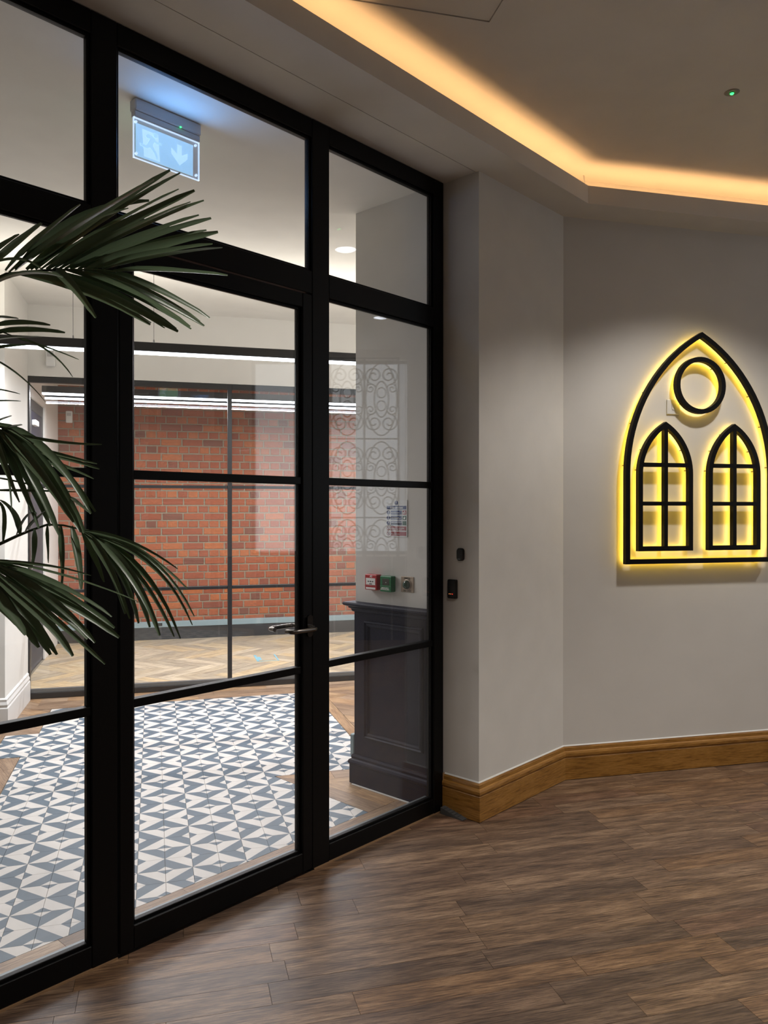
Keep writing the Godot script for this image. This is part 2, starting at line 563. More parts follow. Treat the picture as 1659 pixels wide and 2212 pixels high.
func build_lobby_shell(lobby: Transform3D) -> void:
	var ce := struct_node("ceiling_lobby", "flat white ceiling of the lobby beyond the screen", lobby)
	# lobby-local plan of the ceiling; the front edge lies on the screen line
	var inv := lobby.affine_inverse()
	var loc := func(x: float, z: float) -> Vector2:
		var p := inv * Vector3(x, 0, z)
		return Vector2(p.x, p.z)
	put(ce, "plaster", prism_mesh(PackedVector2Array([loc.call(-2.6, -2.446), loc.call(8.2, -2.446), Vector2(6.5, 0.0), Vector2(6.5, -0.06), Vector2(-3.0, -0.06), Vector2(-3.2, 2.0)]), SOFFIT - 0.004, 3.5), M.wall_lobby)
	var wl := struct_node("wall_lobby_left", "white lobby wall with a projecting corner at the left", lobby)
	put(wl, "plaster", prism_mesh(PackedVector2Array([Vector2(0.03, 0.0), Vector2(0.03, 0.9), Vector2(-3.4, 0.9), Vector2(-3.4, 0.0)]), 0.0, SOFFIT), M.wall_lobby)
	var far := struct_node("wall_lobby_far", "white wall band above the dark glazing at the far side of the lobby", lobby)
	put(far, "plaster", prism_mesh(rect(0.0, -0.10, 6.5, 0.0), 2.556, SOFFIT), M.wall_lobby)
	var sk := struct_node("baseboard_lobby_left", "white moulded skirting board at the foot of the left lobby wall", lobby)
	var prof := [Vector2(0.0, 0.0), Vector2(0.022, 0.0), Vector2(0.022, 0.15), Vector2(0.016, 0.158), Vector2(0.02, 0.175), Vector2(0.012, 0.195), Vector2(0.013, 0.21), Vector2(0.0, 0.22)]
	put(sk, "board", moulding([Vector2(0.03, 0.035), Vector2(0.03, 0.9), Vector2(-3.4, 0.9)], prof), M.plastic_white)
	var side := struct_node("wall_lobby_end", "white end wall closing the lobby at the right")
	put(side, "plaster", prism_mesh(rect(7.6, -4.2, 7.8, -3.0), 0.0, SOFFIT), M.wall_lobby)
	var left := struct_node("wall_lobby_side", "white wall closing the lobby at the left", lobby)
	put(left, "plaster", prism_mesh(rect(-3.4, 0.8, -3.2, 3.4), 0.0, SOFFIT), M.wall_lobby)
	# brick room
	var cm := struct_node("ceiling_meeting_room", "white ceiling of the brick walled room", lobby)
	put(cm, "plaster", prism_mesh(rect(-1.6, -3.0, 6.5, -0.06), SOFFIT + 0.02, 3.4), M.wall_lobby)
	var wm := struct_node("trim_7", "white plastered left wall of the brick room", lobby)
	put(wm, "plaster", prism_mesh(rect(-0.20, -2.75, -0.10, -1.78), 0.0, 3.2), M.wall_lobby)  # left wall of the brick room, next to the brickwork
	var wu := struct_node("wall_meeting_upper", "white wall above the side screen of the brick room", lobby)
	put(wu, "plaster", prism_mesh(rect(-0.20, -1.78, -0.10, 0.0), 2.52, 3.2), M.wall_lobby)
	var wc := struct_node("wall_corridor", "grey corridor wall behind the side screen", lobby)
	put(wc, "plaster", prism_mesh(rect(-1.6, -3.0, -1.5, 0.0), 0.0, 3.2), M.wall_lobby)
	put(wc, "plaster", prism_mesh(rect(-1.6, -3.0, -0.10, -2.9), 0.0, 3.2), M.wall_lobby)
	put(wc, "plaster", prism_mesh(rect(-1.6, -0.02, -0.02, 0.0), 0.0, 3.2), M.wall_lobby)
	var we := struct_node("wall_meeting_right", "white wall closing the brick room at the right", lobby)
	put(we, "plaster", prism_mesh(rect(6.3, -3.0, 6.5, 0.0), 0.0, 3.2), M.wall_lobby)

func flip_profile(p: Array) -> Array:
	var q := []
	for k in p: q.append(Vector2(-k.x, k.y))
	return q

# boards of one width and direction that fill a plan polygon
func boards(region: PackedVector2Array, turn: float, width: float, length: float, offset: float, seed_: int, gap := 0.0006) -> Array:
	var r := RandomNumberGenerator.new()
	r.seed = seed_
	var d := Vector2(cos(turn), sin(turn))
	var e := Vector2(-d.y, d.x)
	var lo := Vector2(1e9, 1e9)
	var hi := -lo
	for p in region:
		var q := Vector2(p.dot(d), p.dot(e))
		lo = lo.min(q); hi = hi.max(q)
	var out := []
	var row := floori((lo.y - offset) / width)
	while offset + row * width < hi.y:
		var y0 := offset + row * width
		var x := lo.x - r.randf() * length
		while x < hi.x:
			var l := length * r.randf_range(0.75, 1.1)
			var raw := PackedVector2Array([d * (x + gap) + e * (y0 + gap), d * (x + l - gap) + e * (y0 + gap), d * (x + l - gap) + e * (y0 + width - gap), d * (x + gap) + e * (y0 + width - gap)])
			for piece in Geometry2D.intersect_polygons(raw, region):
				if poly_area(piece) > 0.0004: out.append(piece)
			x += l
		row += 1
	return out

func poly_area(p: PackedVector2Array) -> float:
	var a := 0.0
	for i in p.size(): a += p[i].cross(p[(i + 1) % p.size()])
	return absf(a) / 2

func lay(parent: Node3D, pieces: Array, turn: float, mats: Array, top: float, called := "plank") -> void:
	for p in pieces:
		var y := top + rng.randf_range(-0.0003, 0.0)
		put(parent, called, prism_mesh(p, top - 0.008, y, turn, Vector2(rng.randf() * 7.0, rng.randf() * 7.0)), mats[rng.randi() % mats.size()])

func build_floor_front() -> void:
	var f := struct_node("floor", "dark brown wood plank floor in the front room")
	put(f, "screed", prism_mesh(PackedVector2Array([Vector2(-2.6, -2.44), Vector2(3.1, -2.44), Vector2(3.1, -2.3), Vector2(8.2, -2.3), Vector2(8.2, 4.3), Vector2(-2.6, 4.3)]), -0.15, -0.0065), M.charcoal)
	var region := PackedVector2Array([Vector2(-0.2, -2.44), Vector2(3.085, -2.44), Vector2(3.085, -2.21), Vector2(3.893, -2.21), Vector2(6.4, -0.56), Vector2(5.4, 1.0), Vector2(1.2, 1.0), Vector2(-0.2, -1.2)])
	var turn := deg_to_rad(32.5)
	lay(f, boards(region, turn, 0.1135, 0.72, -2.385, 5), turn, M.dark_floor, 0.0)
	# the rest of the room, out of view
	var rest := begin()
	for big in Geometry2D.clip_polygons(PackedVector2Array([Vector2(-2.4, -2.44), Vector2(3.085, -2.44), Vector2(3.085, -2.21), Vector2(3.893, -2.21), Vector2(7.6, 0.23), Vector2(4.0, 4.05), Vector2(-2.4, 4.05)]), region):
		add_prism(rest, big, -0.008, -0.0002, turn)
	put(f, "plank_field", done(rest), M.dark_floor[0])

# ---- lobby floor
const TILE := 0.11157
const TILE_TURN := 31.16
const TILE_AT := Vector2(1.737, -2.782)

func tile_point(i: float, j: float) -> Vector2:
	var t := deg_to_rad(TILE_TURN)
	return TILE_AT + Vector2(cos(t), sin(t)) * i * TILE + Vector2(sin(t), -cos(t)) * j * TILE

func tile_polys() -> Array:
	# the print of one tile, on a unit square: [dark?, polygon]
	var g := 0.006
	var q := 0.30
	var lo := g
	var hi := 1.0 - g
	return [
		[true, PackedVector2Array([Vector2(lo, lo), Vector2(hi - q, lo), Vector2(hi, lo + q), Vector2(hi, hi)])],
		[false, PackedVector2Array([Vector2(hi - q, lo), Vector2(hi, lo), Vector2(hi, lo + q)])],
		[false, PackedVector2Array([Vector2(lo, lo), Vector2(hi, hi), Vector2(lo + q, hi), Vector2(lo, hi - q)])],
		[true, PackedVector2Array([Vector2(lo, hi - q), Vector2(lo + q, hi), Vector2(lo, hi)])],
	]

func turn_unit(p: Vector2, k: int) -> Vector2:
	var q := p - Vector2(0.5, 0.5)
	for n in k: q = Vector2(-q.y, q.x)
	return q + Vector2(0.5, 0.5)

func tile_turns(i: int, j: int) -> int:
	# which quarter turn of the tile continues the pattern at this place
	var body_dark := func(m: int, n: int) -> bool:
		if posmod(m, 2) == 0:
			var top_white: bool = (posmod(n, 4) == 1) != (posmod(m, 4) == 2)
			return top_white == (n == j)
		var left_white: bool = (posmod(n, 4) == 0) != (posmod(m, 4) == 3)
		return left_white == (i != m)
	if posmod(i + j, 2) == 0:
		return 0 if body_dark.call(i + 1, j) else 2
	return 1 if body_dark.call(i + 1, j + 1) else 3

func tile_mesh(pieces: Array) -> ArrayMesh:
	# pieces: [dark?, polygon in lattice units]; local x = i, local -z = j
	var mesh := ArrayMesh.new()
	for dark in [false, true]:
		var st := begin()
		var any := false
		for p in pieces:
			if p[0] != dark: continue
			any = true
			var w := PackedVector2Array()
			for q in p[1]: w.append(Vector2(q.x, -q.y) * TILE)
			add_prism(st, w, -0.006, 0.0)
		if any:
			st.generate_normals()
			st.set_material(M.tile_blue if dark else M.tile_white)
			st.commit(mesh)
	return mesh

func build_floor_lobby(lobby: Transform3D) -> void:
	var f := struct_node("floor_lobby", "patterned white and blue grey tiles in an oak plank border, lobby floor")
	put(f, "screed", prism_mesh(PackedVector2Array([Vector2(-2.4, -2.43), Vector2(8.2, -2.43), Vector2(8.2, -3.0), Vector2(5.5, -4.6), Vector2(2.62, -6.42), Vector2(-2.0, -8.0)]), -0.15, -0.0056), M.mortar)
	# outline of the tiled field in lattice units
	var t := deg_to_rad(TILE_TURN)
	var to_lat := func(p: Vector2) -> Vector2:
		var q := p - TILE_AT
		return Vector2(q.x * cos(t) + q.y * sin(t), q.x * sin(t) - q.y * cos(t)) / TILE
	var s0: Vector2 = to_lat.call(Vector2(2.818, -2.69))
	var s1: Vector2 = to_lat.call(Vector2(2.84, -3.44))
	# front edge z = -2.69 meets the left edge i = -7.35
	var left_i := -7.35
	var fz := 0.0
	for k in 400:
		fz = -30.0 + k * 0.1
		if tile_point(left_i, fz).y < -2.69: break
	var field := PackedVector2Array([Vector2(-7.0, 27.7), Vector2(10.78, 27.7), Vector2(10.78, 10.2), Vector2(s1.x, 10.2), s0, Vector2(left_i, fz), Vector2(left_i, 17.15), Vector2(-8.85, 17.15), Vector2(-8.85, 21.7), Vector2(-7.0, 21.7)])
	var full := tile_mesh(tile_polys())
	var cells := []
	for i in range(-9, 12):
		for j in range(-8, 29):
			var k := tile_turns(i, j)
			var pieces := []
			var whole := true
			for p in tile_polys():
				var w := PackedVector2Array()
				for q in p[1]: w.append(turn_unit(q, k) + Vector2(i, j))
				for cut in Geometry2D.intersect_polygons(w, field):
					if poly_area(cut) > 0.002: pieces.append([p[0], cut])
				if absf(poly_area(w) - poly_inside(w, field)) > 1e-4: whole = false
			if pieces.is_empty(): continue
			var c := tile_point(i + 0.5, j + 0.5)
			var depth := c.x * 0.7373 - c.y * 0.6756
			var side := c.x * 0.6756 + c.y * 0.7373
			var px := 829.5 + 1700.0 * side / depth
			var py := 1101.0 + 1700.0 * 1.5 / depth
			var seen := px > -20 and px < 775 and not (px > 190 and px < 285) and not (px > 650 and px < 708)
			cells.append([depth if seen else 100.0 + depth, i, j, k, whole, pieces])
	cells.sort_custom(func(a, b): return a[0] < b[0])
	var rest := [begin(), begin()]
	var laid := 0
	for cell in cells:
		var i: int = cell[1]
		var j: int = cell[2]
		var c := tile_point(i, j)
		var m: ArrayMesh
		var xf: Transform3D
		var base := Basis(Vector3.UP, -t)
		if cell[4]:
			m = full
			# a quarter turn about the tile's middle
			var mid := tile_point(i + 0.5, j + 0.5)
			var b := base * Basis(Vector3.UP, PI / 2 * cell[3])
			xf = Transform3D(b, Vector3(mid.x, 0, mid.y) - b * (Vector3(0.5, 0, -0.5) * TILE))
		else:
			var local := []
			for p in cell[5]:
				var w := PackedVector2Array()
				for q in p[1]: w.append(q - Vector2(i, j))
				local.append([p[0], w])
			m = tile_mesh(local)
			xf = Transform3D(base, Vector3(c.x, 0, c.y))
		if laid < 300 and cell[0] < 99.0:
			put(f, "tile", m, null, xf)
			laid += 1
		else:
			for s in m.get_surface_count():
				var which := 1 if m.surface_get_material(s) == M.tile_blue else 0
				rest[which].append_from(m, s, xf)
	var joined := ArrayMesh.new()
	for k in 2:
		rest[k].set_material([M.tile_white, M.tile_blue][k])
		rest[k].commit(joined)
	tag(put(f, "tile_field", joined, null), "", "", "", "stuff")
	# oak boards round the tiles
	var world_field := PackedVector2Array()
	for p in field: world_field.append(tile_point(p.x, p.y))
	var front := rect(0.4, -2.688, 2.82, -2.478)
	lay(f, boards(rect(0.4, -2.689, 3.06, -2.478), 0.0, 0.105, 0.62, -2.689, 8), 0.0, M.oak, 0.0)
	lay(f, boards(PackedVector2Array([Vector2(2.821, -2.691), Vector2(3.06, -2.691), Vector2(3.06, -3.02), Vector2(2.845, -3.42)]), PI / 2, 0.12, 0.5, -3.06, 9), PI / 2, M.oak, 0.0)
	var tr := deg_to_rad(TILE_TURN)
	var lat := func(pts: Array) -> PackedVector2Array:
		var o := PackedVector2Array()
		for p in pts: o.append(tile_point(p.x, p.y))
		return o
	# strip under the right part of the field, boards along the rows
	lay(f, boards(lat.call([Vector2(5.50, 10.17), Vector2(14.5, 10.17), Vector2(14.5, 5.0), Vector2(9.6, 5.5), Vector2(7.4, 6.6)]), tr, 0.13, 0.7, 0.0, 10), tr, M.oak, -0.0002)
	# along the right edge: one long edging board, then boards set at an angle
	lay(f, boards(lat.call([Vector2(10.82, 27.7), Vector2(11.5, 27.7), Vector2(11.5, 10.2), Vector2(10.82, 10.2)]), tr + PI / 2, 0.12, 0.9, 0.0, 12), tr + PI / 2, M.oak, 0.0)
	lay(f, boards(lat.call([Vector2(11.53, 27.7), Vector2(17.0, 27.7), Vector2(17.0, 10.2), Vector2(11.53, 10.2)]), tr + PI / 4, 0.14, 0.8, 0.0, 13), tr + PI / 4, M.oak, 0.0)
	# behind, up to the far glazing
	lay(f, boards(lat.call([Vector2(-8.0, 27.73), Vector2(30.0, 27.73), Vector2(30.0, 32.5), Vector2(-8.0, 31.5)]), tr, 0.13, 0.85, 0.02, 14), tr, M.oak, 0.0)
	# left of the field
	lay(f, boards(lat.call([Vector2(-7.04, 31.6), Vector2(-7.04, 21.74), Vector2(-9.6, 21.74), Vector2(-9.6, 31.6)]), tr + PI / 4, 0.14, 0.8, 0.0, 15), tr + PI / 4, M.oak, -0.0004)
	lay(f, boards(lat.call([Vector2(-8.9, 23.0), Vector2(-12.0, 23.0), Vector2(-12.0, 17.12), Vector2(-8.9, 17.12)]), tr + PI / 2, 0.14, 0.8, 0.0, 16), tr + PI / 2, M.oak, -0.0006)
	lay(f, boards(lat.call([Vector2(-7.39, 17.1), Vector2(-14.0, 17.1), Vector2(-14.0, 0.0), Vector2(-7.39, 0.0)]), tr + PI / 2.6, 0.14, 0.8, 0.0, 17), tr + PI / 2.6, M.oak, -0.0006)

func poly_inside(w: PackedVector2Array, field: PackedVector2Array) -> float:
	var a := 0.0
	for cut in Geometry2D.intersect_polygons(w, field): a += poly_area(cut)
	return a

func build_floor_meeting(lobby: Transform3D) -> void:
	var f := struct_node("floor_meeting_room", "pale oak herringbone floor in the brick walled room", lobby)
	put(f, "screed", prism_mesh(rect(-1.6, -3.0, 6.5, -0.02), -0.15, -0.0065), M.mortar)
	var region := rect(-0.1, -2.74, 4.4, -0.06)
	var l := 0.60
	var w := 0.12
	var pieces := [[], []]
	# herringbone: pairs of boards at right angles, set at 45 degrees to the glazing
	var dirs := [Vector2(cos(PI / 4), sin(PI / 4)), Vector2(cos(-PI / 4), sin(-PI / 4))]
	for a in range(-45, 46):
		for b in range(-9, 10):
			var o: Vector2 = Vector2(2.0, -1.4) + dirs[0] * (w * a + l * b) + dirs[1] * (w * a - l * b)
			for k in 2:
				var along: Vector2 = dirs[k]
				var across: Vector2 = dirs[1 - k]
				var p0: Vector2 = o if k == 0 else o + dirs[0] * l + dirs[1] * (w - l)
				var g := 0.0012
				var raw := PackedVector2Array([p0 + along * g + across * g, p0 + along * (l - g) + across * g, p0 + along * (l - g) + across * (w - g), p0 + along * g + across * (w - g)])
				for cut in Geometry2D.intersect_polygons(raw, region):
					if poly_area(cut) > 0.0015: pieces[k].append(cut)
	lay(f, pieces[0], PI / 4, M.pale_oak, 0.0)
	lay(f, pieces[1], -PI / 4, M.pale_oak, -0.0003)

# ------------------------------------------------------------------ black screen with the door
func build_screen() -> void:
	var z0 := SCREEN_Z
	var z1 := SCREEN_Z - 0.047
	var gz := SCREEN_Z - 0.024
	var w := struct_node("window_1", "black steel framed glazed screen between the front room and the lobby")
	var top := 3.122
	for m in [["jamb", 0.42, 0.50], ["mullion", 1.243, 1.335], ["mullion", 2.209, 2.306], ["jamb", 3.013, 3.087]]:
		bar(w, m[0], Vector3(m[1], 0.0, z1), Vector3(m[2], top, z0), M.black, 0.003)
	var bays := [[0.50, 1.243], [1.335, 2.209], [2.306, 3.013]]
	for k in 3:
		var a: float = bays[k][0]
		var b: float = bays[k][1]
		bar(w, "top_rail", Vector3(a, 3.046, z1), Vector3(b, top, z0 - 0.0015), M.black, 0.002)
		bar(w, "transom", Vector3(a, 2.396, z1), Vector3(b, 2.490, z0 - 0.0015), M.black, 0.002)
		pane(w, a, b, 2.490, 3.046, gz)
		beads(w, a, b, 2.490, 3.046, z0, z1, gz)
		if k == 1: continue
		bar(w, "bottom_rail", Vector3(a, 0.006, z1), Vector3(b, 0.078, z0 - 0.0015), M.black, 0.002)
		bar(w, "glazing_bar", Vector3(a, 1.604, z1 + 0.006), Vector3(b, 1.635, z0 - 0.006), M.black, 0.002)
		bar(w, "glazing_bar", Vector3(a, 0.828, z1 + 0.006), Vector3(b, 0.857, z0 - 0.006), M.black, 0.002)
		for r in [[0.078, 0.828], [0.857, 1.604], [1.635, 2.396]]:
			pane(w, a, b, r[0], r[1], gz)
		beads(w, a, b, 0.078, 2.396, z0, z1, gz)
		bar(w, "cill_plate", Vector3(a, 0.076, z1 - 0.012), Vector3(b, 0.080, z1 + 0.006), M.sill_metal, 0.0)
	# threshold: the thin oak packing strip that shows under the fixed frames
	var th := struct_node("trim_3", "thin pale oak packing strip under the black screen")
	for r in [[0.42, 1.332], [2.216, 3.087]]:
		bar(th, "strip", Vector3(r[0], -0.002, z1), Vector3(r[1], 0.006, z0 + 0.004), M.oak[2], 0.0)
	bar(th, "strip", Vector3(1.332, -0.004, z1), Vector3(2.216, 0.0015, z0), M.black, 0.0)
	# the door leaf
	var d := struct_node("door_1", "black steel framed glass door with lever handles in the middle of the screen")
	var x0 := 1.339
	var x1 := 2.2055
	var f := z0 + 0.003
	bar(d, "stile", Vector3(x0, 0.010, z1), Vector3(1.392, 2.388, f), M.black, 0.003)
	bar(d, "stile", Vector3(2.153, 0.010, z1), Vector3(x1, 2.388, f), M.black, 0.003)
	bar(d, "top_rail", Vector3(1.392, 2.330, z1), Vector3(2.153, 2.388, f - 0.0008), M.black, 0.002)
	bar(d, "bottom_rail", Vector3(1.392, 0.010, z1), Vector3(2.153, 0.088, f - 0.0008), M.black, 0.002)
	bar(d, "glazing_bar", Vector3(1.392, 1.603, z1 + 0.006), Vector3(2.153, 1.634, f - 0.008), M.black, 0.002)
	bar(d, "glazing_bar", Vector3(1.392, 0.826, z1 + 0.006), Vector3(2.153, 0.855, f - 0.008), M.black, 0.002)
	for r in [[0.088, 0.826], [0.855, 1.603], [1.634, 2.330]]:
		pane(d, 1.392, 2.153, r[0], r[1], gz)
	beads(d, 1.392, 2.153, 0.088, 2.330, z0, z1, gz)
	bar(d, "cill_plate", Vector3(1.394, 0.086, z1 - 0.010), Vector3(2.151, 0.090, z1 + 0.006), M.sill_metal, 0.0)
	# lever handles on both faces, each on an upright oval rose
	for side in 2:
		var h := Node3D.new()
		h.name = "lever_handle"
		d.add_child(h, true)
		h.transform = Transform3D(Basis(Vector3.UP, 0.0), Vector3(2.186, 1.018, f)) if side == 0 else Transform3D(Basis().scaled(Vector3(1, 1, -1)), Vector3(2.186, 1.018, z1))
		var rose := []
		for k in 16:
			var a := TAU * k / 16
			rose.append(Vector2(cos(a) * 0.0155, sin(a) * 0.0155 + (0.032 if sin(a) > 0 else -0.028)))
		var st := begin()
		for k in 16:
			var p: Vector2 = rose[k]
			var q: Vector2 = rose[(k + 1) % 16]
			quad(st, Vector3(p.x, p.y, 0), Vector3(q.x, q.y, 0), Vector3(q.x, q.y, 0.009), Vector3(p.x, p.y, 0.009))
			tri(st, Vector3(0, 0, 0.009), Vector3(p.x, p.y, 0.009), Vector3(q.x, q.y, 0.009))
		put(h, "rose", done(st), M.steel)
		put(h, "neck", tube_mesh([Vector3(0, -0.006, 0.006), Vector3(0, -0.006, 0.028)], 0.0125, 14), M.steel)
		var lever := []
		lever.append(Vector3(0, -0.006, 0.020))
		for k in 6:
			var a := PI / 2 * k / 5
			lever.append(Vector3(-0.018 + cos(a) * 0.018, -0.006, 0.032 + sin(a) * 0.018))
		lever.append(Vector3(-0.070, -0.006, 0.050))
		for k in 6:
			var a := PI / 2 * k / 5
			lever.append(Vector3(-0.112 - sin(a) * 0.018, -0.006, 0.032 + cos(a) * 0.018))
		lever.append(Vector3(-0.130, -0.006, 0.012))
		put(h, "lever", tube_mesh(lever, 0.0095, 14), M.steel)

func pane(parent: Node3D, x0: float, x1: float, y0: float, y1: float, z: float) -> void:
	bar(parent, "pane", Vector3(x0, y0, z - 0.004), Vector3(x1, y1, z + 0.004), M.pane, 0.0)

# slim glazing beads round an opening, before and behind the glass
func beads(parent: Node3D, x0: float, x1: float, y0: float, y1: float, z0: float, z1: float, gz: float) -> void:
	for s in [[gz + 0.0045, z0 - 0.012], [z1 + 0.002, gz - 0.0045]]:
		var lo := minf(s[0], s[1])
		var hi := maxf(s[0], s[1])
		var b := 0.011 if s[0] > gz else 0.004
		bar(parent, "glazing_bead", Vector3(x0, y0, lo), Vector3(x0 + b, y1, hi), M.black, 0.0015)
		bar(parent, "glazing_bead", Vector3(x1 - b, y0, lo), Vector3(x1, y1, hi), M.black, 0.0015)
		bar(parent, "glazing_bead", Vector3(x0 + b, y0, lo), Vector3(x1 - b, y0 + b, hi), M.black, 0.0015)
		bar(parent, "glazing_bead", Vector3(x0 + b, y1 - b, lo), Vector3(x1 - b, y1, hi), M.black, 0.0015)

# ------------------------------------------------------------------ far glazing and the brick room
func build_far_glazing(lobby: Transform3D) -> void:
	var w := struct_node("window_2", "slim dark grey framed glass wall in front of the brick room", lobby)
	var h := 2.553
	for m in [["post", 0.0, 0.042], ["mullion", 1.582, 1.617], ["mullion", 3.18, 3.215], ["post", 4.76, 4.80]]:
		bar(w, m[0], Vector3(m[1], 0.0, -0.05), Vector3(m[2], h, 0.0), M.grey_frame, 0.002)
	var bays := [[0.042, 1.582], [1.617, 3.18], [3.215, 4.76]]
	for b in bays:
		bar(w, "top_rail", Vector3(b[0], 2.508, -0.05), Vector3(b[1], h, 0.0), M.grey_frame, 0.002)
		bar(w, "bottom_rail", Vector3(b[0], 0.002, -0.05), Vector3(b[1], 0.045, 0.0), M.grey_frame, 0.002)
		bar(w, "bottom_channel", Vector3(b[0], 0.045, -0.04), Vector3(b[1], 0.075, -0.01), M.sill_metal, 0.001)
		bar(w, "glazing_bar", Vector3(b[0], 1.676, -0.042), Vector3(b[1], 1.701, -0.008), M.grey_frame, 0.002)
		bar(w, "glazing_bar", Vector3(b[0], 0.832, -0.042), Vector3(b[1], 0.857, -0.008), M.grey_frame, 0.002)
		for r in [[0.075, 0.832], [0.857, 1.676], [1.701, 2.508]]:
			bar(w, "pane", Vector3(b[0], r[0], -0.029), Vector3(b[1], r[1], -0.021), M.pane, 0.0)

func build_brick_wall(lobby: Transform3D) -> void:
	var wz := -2.75
	var w := struct_node("wall_brick", "exposed orange red brick wall at the back of the glazed room", lobby)
	put(w, "mortar_bed", prism_mesh(rect(-0.30, -3.0, 6.5, wz - 0.005), 0.0, 3.2), M.mortar)
	var course := 0.0865
	var meshes := {}
	var shapes := func(len_: float, k: int) -> ArrayMesh:
		var key := "%.3f %d" % [len_, k]
		if not meshes.has(key):
			var r := RandomNumberGenerator.new()
			r.seed = 100 + k
			meshes[key] = brick_mesh(len_, course - 0.013, r)
		return meshes[key]
	var st := {}
	for n in M.bricks.size(): st[n] = begin()
	var list := []
	var rows := 36
	for row in rows:
		var y := 0.205 + row * course
		if y > 3.1: break
		var head := row % 2 == 1
		var step := 0.1185 if head else 0.237
		var x := -0.10 + (0.0 if head else -0.06) + rng.randf_range(-0.012, 0.012)
		while x < 6.2:
			var l := step - 0.013
			var k := rng.randi() % 4
			var tone := rng.randi() % 100
			var m := 0
			if tone < 30: m = 0
			elif tone < 54: m = 1
			elif tone < 64: m = 2
			elif tone < 78: m = 3
			elif tone < 83: m = 4
			else: m = 5
			var xf := Transform3D(Basis(Vector3.FORWARD, rng.randf_range(-0.006, 0.006)), Vector3(x + l / 2 + rng.randf_range(-0.002, 0.002), y + rng.randf_range(-0.0015, 0.0015), wz - 0.02 + rng.randf_range(-0.002, 0.0025)))
			var rank := 1000.0
			if x > -0.1 and x < 3.35 and y < 2.55:
				rank = absf(x - 1.7) + absf(y - 1.25) * 0.9
			list.append([rank, shapes.call(l, k), m, xf])
			x += step
	list.sort_custom(func(a, b): return a[0] < b[0])
	var n := 0
	for b in list:
		if n < 300:
			put(w, "brick", b[1], M.bricks[b[2]], b[3])
		else:
			st[b[2]].append_from(b[1], 0, b[3])
		n += 1
	var joined := ArrayMesh.new()
	for k in st:
		st[k].set_material(M.bricks[k])
		st[k].commit(joined)
	tag(put(w, "brick_field", joined, null), "", "", "", "stuff")
	# ledge and skirting at the foot of the wall
	var l := struct_node("trim_4", "pale grey trunking ledge along the foot of the brick wall", lobby)
	bar(l, "ledge", Vector3(-0.10, 0.142, wz - 0.02), Vector3(6.3, 0.205, wz + 0.06), M.ledge, 0.003)
	var s := struct_node("baseboard_brick", "charcoal skirting board below the pale ledge on the brick wall", lobby)
	bar(s, "board", Vector3(-0.10, 0.0, wz - 0.02), Vector3(6.3, 0.142, wz + 0.052), M.charcoal, 0.003)
	for sx in [0.95, 2.72, 2.86]:
		bar(l, "socket", Vector3(sx, 0.158, wz + 0.06), Vector3(sx + 0.075, 0.192, wz + 0.064), M.charcoal if sx < 1 else M.plastic_white, 0.001)

func brick_mesh(l: float, h: float, r: RandomNumberGenerator) -> ArrayMesh:
	# front face with uneven worn edges
	var st := begin()
	var d := 0.022
	var front := []
	var rim := []
	var seg := [[-1, -1], [-0.33, -1], [0.33, -1], [1, -1], [1, 0], [1, 1], [0.33, 1], [-0.33, 1], [-1, 1], [-1, 0]]
	for s in seg:
		var corner: bool = absf(s[0]) == 1 and absf(s[1]) == 1
		var j := Vector2(r.randf_range(-0.003, 0.002), r.randf_range(-0.003, 0.002))
		var px: float = s[0] * l / 2
		var py: float = s[1] * h / 2
		rim.append(Vector3(px + signf(s[0]) * j.x * 0.6, py + signf(s[1]) * j.y * 0.6, d - 0.005))
		var inx: float = (0.006 if corner else 0.004)
		front.append(Vector3(px - (signf(s[0]) * inx if absf(s[0]) == 1 else 0.0) + j.x * 0.4, py - (signf(s[1]) * inx if absf(s[1]) == 1 else 0.0) + j.y * 0.4, d + r.randf_range(-0.002, 0.0015)))
	var mid := Vector3(r.randf_range(-0.01, 0.01), 0, d + 0.001)
	var n := seg.size()
	for i in n:
		var k := (i + 1) % n
		tri(st, mid, front[k], front[i])
		quad(st, front[i], front[k], rim[k], rim[i])
		quad(st, rim[i], rim[k], Vector3(rim[k].x, rim[k].y, -0.01), Vector3(rim[i].x, rim[i].y, -0.01))
	return done(st)

